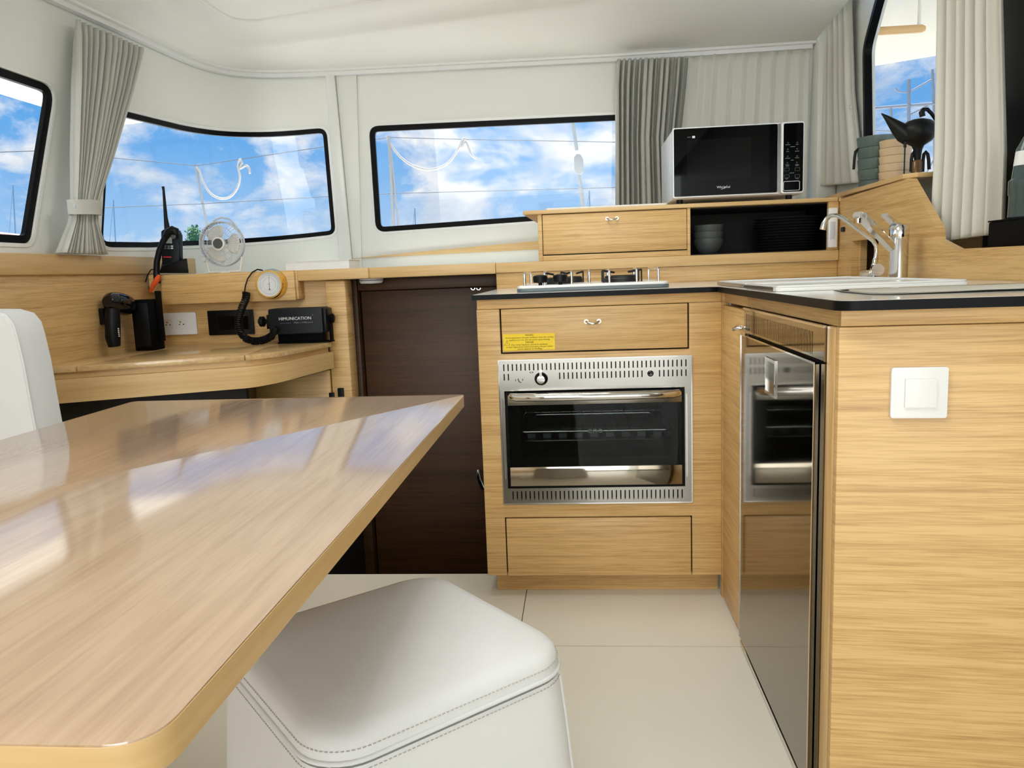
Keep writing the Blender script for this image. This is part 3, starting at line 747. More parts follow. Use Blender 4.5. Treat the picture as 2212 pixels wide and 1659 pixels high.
for i, p in enumerate(ol):
    a, b = Vector(ol[max(0, i - 1)]), Vector(ol[min(n_ - 1, i + 1)]); t = (b - a).normalized(); nrm = Vector((t.y, -t.x))
    outp.append((p[0] + nrm.x * .0035, p[1] + nrm.y * .0035))
eg.slab([(p[0], p[1]) for p in outp] + [(p[0] - 0, p[1]) for p in reversed(ol)], [], 0, .0147, XY(.9048))
obj('edge_band', eg, 'counter_edge', wt, smooth=30)
obj('edge_band', MB().box(-.3055, -.3022, 2.237, 3.0, .9048, .9195), 'counter_edge', wt)
# sunken steel sink
sk = thing('sink', 'polished steel sink sunk in the worktop of the peninsula', 'sink', (.72, 1.47, .905))
rings = [[(x, y, .9215) for x, y in rrect(.492, .938, 1.337, 1.608, .046)], [(x, y, .9235) for x, y in rrect(.496, .934, 1.341, 1.604, .043)], [(x, y, .9225) for x, y in rrect(.503, .927, 1.348, 1.597, .038)],
         [(x, y, .915) for x, y in rrect(.506, .924, 1.351, 1.594, .036)], [(x, y, .80) for x, y in rrect(.515, .915, 1.36, 1.585, .035)], [(x, y, .79) for x, y in rrect(.53, .90, 1.375, 1.57, .03)]]
obj('bowl', MB().loft(rings, cap0=False), 'steel_bright', sk, smooth=40)
obj('drain', MB().lathe([(.03, .793), (.022, .793), (.02, .791), (0, .791)], (.7, 1.47, 0), 'Z', 20), 'chrome', sk, smooth=True)
# white sink covers
def tray(x0, x1, y0, y1, label):
    t = thing('sink_cover', label, 'cover', ((x0 + x1) / 2, (y0 + y1) / 2, CT))
    obj('board', MB().slab(rrect(x0, x1, y0, y1, .012), [], 0, .008, XY(CT + .0004)), 'enamel_white', t, bev=.0015)
    obj('rim', MB().slab(rrect(x0 + .002, x1 - .002, y0 + .002, y1 - .002, .012), [rrect(x0 + .012, x1 - .012, y0 + .012, y1 - .012, .01)], 0, .004, XY(CT + .0086)), 'enamel_white', t, bev=.001)
    obj('end_cap', MB().box(x0 - .004, x0 - .0003, y0 + .012, y1 - .012, CT + .001, CT + .0095), 'steel', t)
tray(.408, .79, 1.66, 1.975, 'white sink cover lying nearer the sink on the worktop')
tray(.418, .80, 2.01, 2.40, 'white sink cover lying in the worktop corner by the chrome taps')

# ---- hob
hb_ = thing('gas_hob', 'white gas hob with steel pan rails and two black knobs', 'hob', (.07, 2.55, CT))
hx0, hx1 = pZ(1113, 632.5, CT).x + .004, pZ(1462, 619.5, CT + .004).x - .006
hy0_, hy1_ = 2.325, 2.80
obj('tray', MB().slab(rrect(hx0, hx1, hy0_, hy1_, .02), [], 0, .010, XY(CT + .0006)), 'enamel_grey', hb_, bev=.003)
obj('top_plate', MB().slab(rrect(hx0 + .002, hx1 - .002, hy0_ + .002, hy1_ - .002, .02), [], 0, .008, XY(CT + .0107)), 'enamel_white', hb_, bev=.003)
hw = hx1 - hx0; HZ = CT + .0188
def hxp(px): return hx0 + hw * (px - 1113) / (1462 - 1113)
for px in (1167, 1214):
    kx = hxp(px) ; ky = hy0_ + .045
    kn = obj('knob', MB().lathe([(.006, 0), (.006, .007), (.021, .008), (.0225, .022), (.021, .028), (.012, .031), (0, .032)], (kx, ky, HZ), 'Z', 20), 'black_plastic', hb_, smooth=40)
for px in (1130, 1177, 1240, 1283, 1328, 1391, 1441):
    x = hxp(px); y = hy0_ + .05 if px != 1283 else hy0_ + .2
    obj('pan_rail', MB().tube([(x, y, HZ), (x, y, HZ + .034), (x, y + .006, HZ + .038), (x, y + .32 if px in (1130, 1441) else y + .12, HZ + .038), (x, y + .326 if px in (1130, 1441) else y + .126, HZ + .034), (x, y + .326 if px in (1130, 1441) else y + .126, HZ)], .0038, 8), 'chrome', hb_, smooth=True)
for (px, yy, r) in ((1208, 2.50, .04), (1361, 2.50, .055), (1240, 2.70, .035)):
    x = hxp(px)
    bu = obj('burner', MB().lathe([(r, 0), (r, .010), (r * .95, .013), (r * .95, .018), (r * .8, .021), (0, .021)], (x, yy, HZ), 'Z', 24), 'cast_iron', hb_, smooth=40)
    for k_ in range(4):
        fm = MB(); a = PI / 4 + PI / 2 * k_; fm.tube([(x + math.cos(a) * r * .6, yy + math.sin(a) * r * .6, HZ + .030), (x + math.cos(a) * r * 1.5, yy + math.sin(a) * r * 1.5, HZ + .036)], .003, 6)
        fm.tube([(x + math.cos(a) * r * 1.5, yy + math.sin(a) * r * 1.5, HZ + .036), (x + math.cos(a) * r * 1.5, yy + math.sin(a) * r * 1.5, HZ)], .0025, 6)
        obj('pan_support', fm, 'cast_iron', hb_, smooth=True)

# ---- backsplash, ledge and upper cupboard
bs = struct(obj('wall_galley_lining', MB().box(-0.312, .268, 3.012, 3.03, .9, .979), 'oak', bev=.001), 'oak backsplash behind the hob')
obj('backsplash_board', MB().box(.2705, .959, 3.012, 3.03, .9, .979), 'oak', bs, bev=.001)
obj('backsplash_ledge', MB().box(-.3115, .9585, 2.998, 3.60, .98, 1.0185), 'oak_edge', bs, bev=.003)
uc = thing('upper_cupboard', 'oak cupboard below the microwave with a drawer and open dark shelf', 'cabinet', (.4, 3.3, 1.0186))
UZ0, UZ1, UY = 1.0190, 1.193, 3.004
obj('top_board', MB().slab([(-.20, 2.995), (.952, 2.995), (.952, 3.88), (-.16, 3.88)], [], 0, .015, XY(UZ1 + .0003)), 'oak_edge', uc, bev=.003)
for nm, bx4 in (('side_board', (-.146, -.130, UY, 3.85, UZ0, UZ1)), ('divider', (.4112, .4228, UY, 3.40, UZ0, UZ1)), ('lower_rail', (-.1295, .411, UY, UY + .018, UZ0, 1.0385)), ('end_post', (.92, .957, UY, UY + .018, UZ0, UZ1))):
    obj(nm, MB().box(*bx4), 'oak', uc, bev=.001)
ud = obj('drawer', MB().box(-.1275, .409, UY - .001, UY + .017, 1.0425, UZ1 - .0025), 'oak', uc, bev=.0012)
pull(ud, pY(1322, 472, UY), RX, (0, -1, 0))
obj('drawer_box', MB().box(-.129, .4105, UY + .02, UY + .026, UZ0, UZ1 - .001), 'gasket', uc)
obj('shelf_shade', MB().box(.4235, .957, 3.40, 3.41, UZ0, UZ1 - .001).box(.4232, .4242, UY + .02, 3.40, UZ0 + .003, UZ1 - .004).box(.4245, .957, UY + .019, 3.40, UZ0, UZ0 + .003).box(.4245, .957, UY + .019, 3.40, UZ1 - .004, UZ1 - .001).box(.951, .957, UY + .02, 3.40, UZ0 + .003, UZ1 - .004), 'recess_shade', uc)  # near-black lining added to stand for the shade inside the open shelf
# bowls
bx = pY(1530, 520, 3.12).x
for i in range(3):
    o = obj('bowl', MB().lathe([(.026, 0), (.030, .001), (.045, .018), (.055, .04), (.0575, .058), (.0555, .058), (.052, .04), (.042, .021), (0, .006)], (bx, 3.12, UZ0 + .0035 + i * .026), 'Z', 32), 'bowl_grey', smooth=40)
    tag(o, ['speckled grey bowl at the bottom of the stack in the cupboard', 'speckled grey bowl in the middle of the cupboard stack', 'speckled grey bowl on top of the cupboard stack'][i], 'bowl', 'bowls in the open cupboard')
pxc = pY(1702, 510, 3.16).x
plc = None
for i in range(12):
    o = obj('plate', MB().lathe([(.07, 0), (.085, .001), (.122, .010), (.125, .0125), (.121, .0125), (.085, .004), (0, .003)], (0, 0, 0), 'Z', 40), 'plate_dark', smooth=40) if plc is None else plc.copy()
    if plc is None: plc = o
    else: COL.objects.link(o)
    o.location = (pxc, 3.19, UZ0 + .0035 + i * .0105)
    nth = ['lowest', 'second lowest', 'third lowest', 'fourth lowest', 'fifth lowest', 'sixth lowest', 'sixth highest', 'fifth highest', 'fourth highest', 'third highest', 'second highest', 'topmost'][i]
    tag(o, nth + ' dark plate of the stack inside the open cupboard', 'plate', 'plates in the open cupboard')

# ---- wooden side of the galley (faces port)
XWL = 0.96
niche = rpoly([(2.865, .9205), (2.865, 1.050), (2.56, 1.055), (2.56, .9205)], [.002, .03, .03, .002])
sp = [(3.03, .905), (3.03, 1.200), (2.415, 1.208), (2.40, 1.205), (2.215, 1.058), (2.205, 1.025), (2.10, .997), (1.0, .995), (1.0, .905)]
side = struct(obj('wall_right_lining', MB().slab(sp, [[(2.865, .922), (2.865, 1.045), (2.62, 1.045), (2.62, .922)]], 0, .022, YZ(XWL)), 'oak'), 'oak upstand along the galley side with a dark niche')
obj('niche_back', MB().box(XWL + .0225, XWL + .10, 2.56, 2.60, .905, 1.06).box(XWL + .10, XWL + .11, 2.56, 2.93, .905, 1.06).box(XWL + .0225, XWL + .10, 2.88, 2.92, .905, 1.06), 'shaded_brown', side)
obj('niche_post', MB().box(XWL + .0225, XWL + .045, 2.845, 2.879, .905, 1.055), 'oak', side)
p = pX(1826, 592, XWL)
obj('ledge_top', MB().slab([(2.995, 0.953), (2.43, 0.953), (2.40, .983), (2.42, 1.19), (2.9945, 1.19)], [], 0, .014, lambda a, b, w: Vector((b, a, 1.2085 + w))), 'oak_edge', side, bev=.002)
obj('rear_board', MB().box(1.10, 1.115, 2.26, 2.428, .986, 1.208), 'oak', side)
obj('ledge_sill', MB().box(XWL + .0225, 1.195, 1.0, 2.22, .975, .985), 'oak_edge', side)
obj('shelf', MB().box(.955, 1.195, 2.996, 3.80, 1.193, 1.2225), 'oak_edge', side)
# white socket strip at the end of the open shelf
ss = thing('socket_strip', 'tall white socket strip at the end of the open cupboard', 'socket', (.94, 3.0, UZ0))
a_, b_ = pY(1787, 535, 2.995), pY(1808, 449, 2.995)
obj('plate', MB().box(a_.x, b_.x, 2.985, 3.0035, a_.z, b_.z), 'white_plastic', ss, bev=.002)
obj('socket_insert', MB().box(a_.x + .006, b_.x - .008, 2.983, 2.9848, a_.z + .03, b_.z - .05), 'clear_grey_plastic', ss, bev=.0005)
o = obj('rocker_switch', MB().slab(rrect(2.938, 2.968, 1.082, 1.098, .002), [], -.006, -.0003, YZ(XWL)), 'black_plastic', bev=.001)
tag(o, 'small black rocker switch on the oak side behind the chrome taps', 'switch')

# ---- taps
tp = thing('spray_tap', 'slim chrome swan-neck tap with a round side valve', 'tap', (.905, 2.50, CT))
B0 = Vector((.905, 2.50, CT))
def T(x, y): return pY(x, y, 2.50)
obj('valve', MB().lathe([(.02, 0), (.02, .006), (.012, .008), (.012, .03), (0, .03)], B0 + Vector((0, 0, .0003)), 'Z', 20).tube([T(1860, 592), T(1885, 590)], .011, 14), 'chrome', tp, smooth=40)
kc = T(1891, 583)
obj('valve_knob', MB().lathe([(.0185, -.012), (.0195, -.010), (.0195, .004), (.0185, .006)], kc + Vector((0, -.012, 0)), 'Y', 24), 'chrome', tp, smooth=30)
obj('nut', MB().lathe([(.009, -.012), (.0115, -.008), (.0085, -.002), (.0085, .006), (.006, .012)], T(1890, 566), 'Z', 16), 'chrome', tp, smooth=True)
arcp = [T(1890, 565), T(1893, 545), T(1893, 532), T(1886, 520), T(1862, 502), T(1836, 482), T(1818, 470), T(1806, 465), T(1794, 466), T(1785, 473), T(1780, 483), T(1777, 496)]
obj('spout', MB().tube(arcp, [.0065, .0065, .0065, .0065, .0065, .0065, .0065, .0065, .0065, .007, .0085, .0095], 12), 'chrome', tp, smooth=True)
mt = thing('mixer_tap', 'thick chrome mixer tap with a slanting lever and square spout', 'tap', (.90, 2.33, CT))
c0 = pX(1939, 602, .90); my = c0.y
def T2(x, y, Y=None): return pY(x, y, Y or my)
bx_, by_ = c0.x, my
zt_ = T2(1939, 519).z; ztop = T2(1939, 490).z
obj('body', MB().lathe([(.029, CT + .0003), (.029, CT + .004), (.0255, CT + .006), (.0255, zt_), (.0262, zt_ + .002), (.0262, ztop), (.024, ztop + .004), (0, ztop + .004)], (bx_, by_, 0), 'Z', 28), 'chrome', mt, smooth=40)
def bar(pts, w, h):
    """flat bar swept along pts"""
    m = MB(); rings = []
    for i, p in enumerate(pts):
        t = (pts[min(i + 1, len(pts) - 1)] - pts[max(i - 1, 0)]).normalized()
        sd = Vector((t.y, -t.x, 0)); sd = sd.normalized() if sd.length > 1e-4 else Vector((0, 1, 0)); up = sd.cross(t)
        ww = w[i] if isinstance(w, list) else w; hh = h[i] if isinstance(h, list) else h
        rings.append([p + sd * (a * ww) + up * (b * hh) for a, b in ((-1, -.6), (-.8, -1), (.8, -1), (1, -.6), (1, .6), (.8, 1), (-.8, 1), (-1, .6))])
    return m.loft(rings)
sp_ = [T2(1932, 540), T2(1915, 522, my - .02), T2(1885, 492, my - .05), T2(1864, 470, my - .08), T2(1851, 463, my - .09)]
obj('spout', bar(sp_, [.012, .012, .012, .013, .013], [.010, .010, .010, .010, .007]), 'chrome', mt, smooth=30)
obj('aerator', MB().lathe([(.010, -.012), (.011, 0), (.006, .004)], T2(1853, 472, my - .09), 'Z', 16), 'chrome', mt, smooth=30)
lv = [T2(1946, 492), T2(1932, 483), T2(1920, 473, my - .02), T2(1910, 464, my - .03)]
obj('lever', bar(lv, [.016, .013, .011, .010], [.008, .006, .0045, .004]), 'chrome', mt, smooth=30)

# ================================================================== MICROWAVE and things on the shelves
MY = 3.02
mw = thing('microwave', 'black-fronted white microwave oven on top of the oak cupboard', 'microwave', (.6, 3.2, UZ1 + .016))
m0, m1 = pY(1454, 428, MY), pY(1738, 264, MY)
MX0, MX1, MZ0, MZ1 = m0.x, m1.x, pY(1600, 422, MY).z, pY(1600, 269.5, MY).z
obj('case', MB().box(MX0, MX1, MY + .022, MY + .40, MZ0 - .003, MZ1 - .002), 'white_plastic', mw, bev=.006)
XD = pY(1687, 340, MY).x
dm = obj('door', MB().slab(rrect(MX0, XD - .0008, MZ0, MZ1, .006), [], 0, .021, XZ(MY)), 'white_plastic', mw, bev=.002)
obj('door_glass', MB().slab(rrect(MX0 + .004, pY(1679, 340, MY).x, MZ0 + .005, MZ1 - .004, .005), [], -.002, -.0002, XZ(MY)), 'black_glass', dm)
obj('window_screen', MB().slab(rrect(pY(1484, 340, MY).x, pY(1622, 340, MY).x, MZ0 + .062, MZ1 - .045, .004), [], -.0026, -.0022, XZ(MY)), 'screen_black', dm)
obj('door_strip', MB().box(pY(1679.8, 340, MY).x, pY(1685.5, 340, MY).x, MY - .003, MY - .0002, MZ0 + .004, MZ1 - .004), 'steel', dm)
cpn = obj('control_panel', MB().slab(rrect(XD + .0003, MX1, MZ0, MZ1 + .001, .008), [], 0, .021, XZ(MY)), 'white_plastic', mw, bev=.002)
cpx0, cpx1 = pY(1692, 340, MY).x, pY(1734.5, 340, MY).x
obj('panel_glass', MB().slab(rrect(cpx0, cpx1, MZ0 + .005, MZ1 - .004, .005), [], -.002, -.0002, XZ(MY)), 'black_glass', cpn)
def mwp(xc, yc): return pY(1440 + xc * 310 / 2212, 260 + yc * 180 / 1284, MY - .0025)
def ring(parent, p0, p1, t, mat, name='button', r=.003):
    return obj(name, MB().slab(rrect(p0.x, p1.x, p1.z, p0.z, r), [rrect(p0.x + t, p1.x - t, p1.z + t, p0.z - t, max(r - t, .0005))], -.0008, -.0001, XZ(MY - .002)), mat, parent)
ring(cpn, mwp(1800, 940), mwp(2052, 1076), .0016, 'ink_white', r=.005)
for (xa, ya, xb, yb) in ((1815, 735, 1888, 780), (1978, 728, 2050, 776), (1815, 840, 1888, 882), (1978, 836, 2050, 880)):
    ring(cpn, mwp(xa, ya), mwp(xb, yb), .0005, 'ink_grey', r=.001)
for (xc, yc, s) in ((1870, 375, '-------'), (2013, 370, '----'), (1943, 404, '-------'), (1867, 480, '----'), (2010, 474, '------'), (1867, 584, '-------'), (2012, 576, '------'), (1937, 613, '----'),
                    (1862, 686, '-----'), (1862, 704, '-----'), (2010, 680, '-----'), (2010, 696, '-----'), (1928, 811, '-------'), (1852, 900, '----'), (2012, 896, '-----')):
    c = mwp(xc, yc); w_ = .0012 * len(s); obj('panel_marking', MB().box(c.x - w_, c.x + w_, MY - .0026, MY - .0022, c.z - .0009, c.z + .0009), 'ink_grey', cpn)
for (xc, yc) in ((1872, 345), (2013, 342), (1868, 447), (2012, 440), (1866, 555), (2012, 550), (1862, 655), (2008, 650)):
    c = mwp(xc, yc); obj('panel_icon', MB().lathe([(.0026, -.0006), (.0026, 0), (.0018, 0), (.0018, -.0006)], (c.x, MY - .0022, c.z), 'Y', 10, cap=False), 'ink_grey', cpn)
c = mwp(876, 1028); text('brand_lettering', 'Whirlpool', .0125, (c.x, MY - .0024, c.z), RX, UZ, 'ink_white', dm, depth=.0001, width=.048)
obj('brand_swirl', MB().tube([(c.x - .010 + .024 * t, MY - .0024, c.z - .0075 + .0135 * t * t) for t in [i / 8 for i in range(9)]], [.0003, .0006, .0008, .0008, .0008, .0008, .0007, .0006, .0003], 5), 'ink_white', dm)
c = mwp(345, 262); text('badge_lettering', 'COOK', .007, (c.x, MY - .0024, c.z), RX, UZ, 'ink_grey', dm, depth=.0001, width=.013)
c = mwp(416, 257); obj('badge', MB().box(c.x - .0052, c.x + .0052, MY - .0026, MY - .0022, c.z - .004, c.z + .004), 'ink_white', dm)
ft = MB()
for x in (MX0 + .03, MX1 - .04):
    for y in (MY + .05, MY + .36): obj('foot', MB().lathe([(.012, MZ0 - .0032), (.012, UZ1 + .0157)][::-1], (x, y, 0), 'Z', 14), 'black_plastic', mw)
# glass lid lying on the cupboard
g0 = pY(1180, 447, 3.01).x; g1 = pY(1440, 434, 3.01).x
o = thing('glass_lid', 'flat sheet of greenish glass lying beside the microwave', 'glass sheet', ((g0 + g1) / 2, 3.2, UZ1 + .0154))
obj('sheet', MB().slab(rrect(g0, g1, 3.004, 3.34, .008), [], 0, .005, XY(UZ1 + .0158)), 'plate_glass', o)
obj('edge_trim', MB().slab(rrect(g0 - .002, g1 + .002, 3.001, 3.343, .009), [rrect(g0 + .0003, g1 - .0003, 3.0043, 3.3397, .008)], 0, .006, XY(UZ1 + .0156)), 'cream_plastic', o)

SH = 1.2227        # top of the starboard shelf
# stack of stoneware mugs, stack of beige cups, teapot, jar
sx, sy = pX(1893, 340, 1.09).x, pX(1893, 340, 1.09).y
for i in range(5):
    t = thing('mug', ['blue-grey stoneware mug at the bottom of the stack on the shelf', 'second blue-grey stoneware mug from the bottom of the stack', 'middle blue-grey stoneware mug of the stack', 'blue-grey stoneware mug below the top one, with a dark hooked handle', 'topmost blue-grey stoneware mug of the stack'][i], 'mug', (sx, sy, SH + .0003 + i * .0385), 'mugs stacked on the shelf')
    z = SH + .0003 + i * .0385
    r = .058 + i * .002
    obj('cup', MB().lathe([(r * .90, z), (r * .93, z + .001), (r * .965, z + .006), (r + .002, z + .038), (r - .001, z + .038), (r * .93, z + .01), (0, z + .004)], (sx, sy, 0), 'Z', 32), 'stoneware', t, smooth=35)
    if i == 3:
        e = lambda x, y: pY(x, y, sy)
        obj('handle', MB().tube([e(1866, 322), e(1853, 323), e(1848, 328), e(1846, 340), e(1844, 366)], [.0055, .0055, .0055, .005, .005], 10), 'kettle_black', t, smooth=True)
tx_, ty_ = pX(1935, 340, 1.10).x, pX(1935, 340, 1.10).y
ty_ += .02; tx_ += .006
for i in range(6):
    z = SH + .0003 + i * .0265
    o = obj('cup', MB().lathe([(.046, z), (.048, z + .001), (.0495, z + .005), (.052, z + .026), (.050, z + .026), (.048, z + .01), (0, z + .004)], (tx_, ty_, 0), 'Z', 30), 'beige_cup', smooth=35)
    tag(o, ['beige stacking cup lowest in the pale stack', 'second beige cup from the bottom of the pale stack', 'third beige cup from the bottom of the pale stack', 'fourth beige cup from the bottom of the pale stack', 'fifth beige cup from the bottom of the pale stack', 'topmost beige cup of the pale stack'][i], 'cup', 'beige cups stacked on the shelf')
KY = 2.62
def K(x, y, Y=KY): return pY(x, y, Y)
kc = K(1984, 284); kr = (K(2022, 284).x - K(1946, 284).x) / 2
tpz = thing('teapot', 'matte black teapot with a long pointed spout by the window', 'teapot', (kc.x, KY, SH))
prof = [(.013, -.116), (.015, -.09), (.017, -.075), (.024, -.058), (.05, -.042), (.066, -.025), (.0705, -.005), (.070, .012), (.063, .028), (.046, .042), (.024, .049), (0, .051)]
k_ = kr / .0705
obj('body', MB().lathe([(r * k_, h * k_) for r, h in prof], kc, 'Z', 32), 'kettle_black', tpz, smooth=True)
obj('spout', MB().tube([K(1962, 292), K(1952, 288), K(1940, 277), K(1928, 266), K(1915, 254), K(1904, 245)], [.040 * k_, .036 * k_, .029 * k_, .020 * k_, .010 * k_, .0015], 16), 'kettle_black', tpz, smooth=True)
obj('handle', MB().tube([K(1993, 252), K(1991, 243), K(1995, 237), K(2003, 236), K(2012, 245), K(2024, 262)], [.0085, .009, .0075, .006, .0055, .005], 10), 'kettle_black', tpz, smooth=True)
sg = K(1953, 312)
jr = thing('coffee_jar', 'amber glass jar with black loop handles below the teapot', 'jar', (kc.x - .004, KY + .0, SH))
# the teapot stands on the jar; the jar stands on the shelf board
jz1 = (kc.z - .116 * k_)
obj('jar', MB().lathe([(.014, SH + .0003), (.0165, SH + .002), (.0165, jz1 - .006), (.013, jz1 - .0005), (0, jz1 - .0005)], (kc.x - .002, KY, 0), 'Z', 20), 'amber', jr, smooth=35)
for (xa, xb) in ((1968, 1979), (1993, 2006)):
    obj('loop', MB().tube([K(xa, 371), K(xa + 1, 345), K(xa + 3, 333), K((xa + xb) / 2, 328), K(xb - 2, 333), K(xb, 345), K(xb + 1, 366)], .0055, 8), 'kettle_black', jr, smooth=True)
o = thing('stirring_rod', 'thin black rod standing between the beige cups and the teapot', 'utensil', (sg.x, KY - .015, SH))
a_ = K(1953, 374, KY - .015)
obj('rod', MB().tube([(a_.x, KY - .015, SH + .0003), (a_.x, KY - .015, K(1953, 318, KY - .015).z)], .0022, 8), 'kettle_black', o)
obj('grip', MB().tube([(a_.x, KY - .015, K(1953, 319, KY - .015).z), (a_.x, KY - .015, K(1953, 306, KY - .015).z)], .0045, 8), 'kettle_black', o)
# shelf board they stand on, behind the slanted end
obj('shelf_board', MB().box(.985, 1.19, 2.43, 2.9953, 1.2145, 1.2222), 'outside_white', side)

# ---- things beyond the starboard curtain
bxz = pX(2160, 530, 1.0)
bb = thing('black_box', 'flat black box on the oak ledge beyond the pale curtain', 'box', (1.04, 1.9, .985))
z0_, z1_ = .9855, pX(2135, 482, 1.0).z
obj('case', MB().box(.986, 1.075, 1.45, 1.998, z0_, z1_), 'black_matte', bb, bev=.003)
obj('lid', MB().box(.985, 1.077, 1.448, 2.0, z1_ + .0003, z1_ + .004), 'black_matte', bb, bev=.001)
bt_ = thing('bottle', 'grey-green bottle with a white label standing on the black box', 'bottle', (1.032, 1.925, z1_ + .0043))
bzz = z1_ + .0045
obj('glass', MB().lathe([(.034, 0), (.037, .003), (.036, .05), (.0385, .055), (.0385, .085), (.033, .09), (.030, .12), (.0265, .155), (.012, .185), (.0115, .215), (0, .215)], (1.032, 1.925, bzz), 'Z', 28), 'bottle_green', bt_, smooth=35)
obj('paper_label', MB().lathe([(.0352, .056), (.0352, .084)], (1.032, 1.925, bzz), 'Z', 28, cap=False).lathe([(.0305, .118), (.0272, .150)], (1.032, 1.925, bzz), 'Z', 28, cap=False), 'label_white', bt_, smooth=True)
df = struct(obj('door_2', MB().box(1.09, 1.19, 1.40, 2.24, .99, 2.3), 'dark_frame', bev=.006), 'black sliding door frame at the cockpit side')

# ================================================================== CURTAINS
def curtain(rows, n, nrm_fn, ncol=None, seed=1, sharp=0.6):
    """rows: (left point, right point, fold depth); folds run down the cloth"""
    rnd = random.Random(seed)
    ncol = ncol or n * 10
    ph = [rnd.uniform(-.5, .5) for _ in range(n + 2)]; am = [rnd.uniform(.65, 1.15) for _ in range(n + 2)]
    m = MB(); R = len(rows)
    for (pl, pr, dep) in rows:
        pl, pr = Vector(pl), Vector(pr); nr = nrm_fn(pl, pr); t_ = (pr - pl)
        for j in range(ncol + 1):
            s = j / ncol; f = s * n; i = int(f); fr_ = f - i
            fr_ = min(1, max(0, fr_ + .12 * ph[min(i, n)] * math.sin(PI * fr_)))
            v = math.sin(2 * PI * fr_); v = math.copysign(abs(v) ** sharp, v)
            a = am[min(i, n)] * (1 - fr_) + am[min(i + 1, n + 1)] * fr_
            lat = .32 * math.cos(2 * PI * fr_) * dep * ph[min(i, n)]
            m.v.append(tuple(pl + t_ * s + nr * (v * dep * a) + t_.normalized() * lat))
    for i in range(R - 1):
        for j in range(ncol):
            a = i * (ncol + 1) + j; m.f.append((a, a + 1, a + ncol + 2, a + ncol + 1))
    return m
def cloth(name, m, mat, parent, thick=.0016):
    o = obj(name, m, mat, parent, smooth=60)
    s = o.modifiers.new('thickness', 'SOLIDIFY'); s.thickness = thick; s.offset = 0
    return o
HN = lambda a, b: Vector(((b - a).y, -(b - a).x, 0)).normalized()
def lerp_rows(keys, n):
    """keys: (t, pl, pr, depth) -> n smooth rows"""
    out = []
    for i in range(n):
        t = i / (n - 1); k = 0
        while k < len(keys) - 2 and t > keys[k + 1][0]: k += 1
        a, b = keys[k], keys[k + 1]; u = min(1, max(0, (t - a[0]) / (b[0] - a[0]))); u = u * u * (3 - 2 * u)
        out.append((Vector(a[1]).lerp(Vector(b[1]), u), Vector(a[2]).lerp(Vector(b[2]), u), a[3] + (b[3] - a[3]) * u))
    return out
# gathered grey curtain in front of the windscreen
cy_ = 3.812
ct1 = thing('gathered_curtain', 'grey curtain gathered in tight pleats between front window and pale curtain', 'curtain', (.37, cy_, 1.2))
def C1(x, y, Y=cy_): return pY(x, y, Y)
rows = lerp_rows([(0, C1(1334, 129), C1(1487, 123), .018), (.06, C1(1332, 146), C1(1486, 140), .026), (.2, C1(1330, 190), C1(1482, 190), .032), (.55, C1(1331, 300), C1(1470, 300), .036), (1, C1(1331, 452), C1(1478, 445), .038)], 22)
cloth('cloth', curtain(rows, 13, HN, seed=3, sharp=.55, ncol=180), 'curtain_grey', ct1)
# curtain behind the microwave, window light through the cloth put into its pale colour
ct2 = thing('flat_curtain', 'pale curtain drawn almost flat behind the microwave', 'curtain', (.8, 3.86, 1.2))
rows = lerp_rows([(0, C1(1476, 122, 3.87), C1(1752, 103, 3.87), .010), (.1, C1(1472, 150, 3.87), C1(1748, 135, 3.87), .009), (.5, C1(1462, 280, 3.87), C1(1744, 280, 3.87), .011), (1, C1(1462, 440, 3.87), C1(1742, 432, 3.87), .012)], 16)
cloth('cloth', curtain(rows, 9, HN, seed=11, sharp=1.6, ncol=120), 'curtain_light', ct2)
# tied curtain on the port side
ct3 = thing('tied_curtain', 'grey curtain tied back by a cloth band beside the side window', 'curtain', (-1.7, 3.0, 1.1))
def C3(x, y, X): return pX(x, y, X)
rows = lerp_rows([(0, C3(163, 42, -1.715), C3(312, 106, -1.685), .014), (.06, C3(162, 75, -1.715), C3(306, 130, -1.685), .022), (.25, C3(160, 170, -1.70), C3(285, 200, -1.68), .026), (.6, C3(158, 330, -1.69), C3(242, 340, -1.67), .022),
                  (.8, C3(158, 440, -1.675), C3(208, 446, -1.66), .016), (.88, C3(154, 478, -1.685), C3(208, 482, -1.66), .018), (1, C3(128, 546, -1.688), C3(228, 550, -1.685), .026)], 34)
cloth('cloth', curtain(rows, 12, lambda a, b: Vector((1, 0, 0)), seed=5, sharp=.6, ncol=170), 'curtain_grey', ct3)
ta = [C3(154, 430, -1.64), C3(212, 437, -1.62)]
tb = MB(); ringp = []
for z_ in (0, 1):
    pass
A_, B_ = C3(153, 447, -1.66), C3(212, 450, -1.645); md = (A_ + B_) / 2; hl = (B_ - A_).length / 2; dd = (B_ - A_).normalized(); nn_ = Vector((1, 0, 0))
lp = [(md + dd * hl * math.cos(t) + nn_ * .038 * math.sin(t)) for t in [2 * PI * i / 28 for i in range(28)]]
r0_ = [p - UZ * .024 for p in lp]; r1_ = [p + UZ * .024 for p in lp]
ri1 = [md + (p - md) * .96 + UZ * .024 for p in lp]; ri0 = [md + (p - md) * .96 - UZ * .024 for p in lp]
tb.loft([r0_, r1_, ri1, ri0, r0_], False, False)
obj('tie_band', tb, 'curtain_grey', ct3, smooth=40)
obj('button', MB().lathe([(.008, 0), (.008, .004), (0, .006)], C3(156, 446, -1.66) + Vector((0.01, 0, 0)), 'X', 12), 'clear_grey_plastic', ct3, smooth=True)
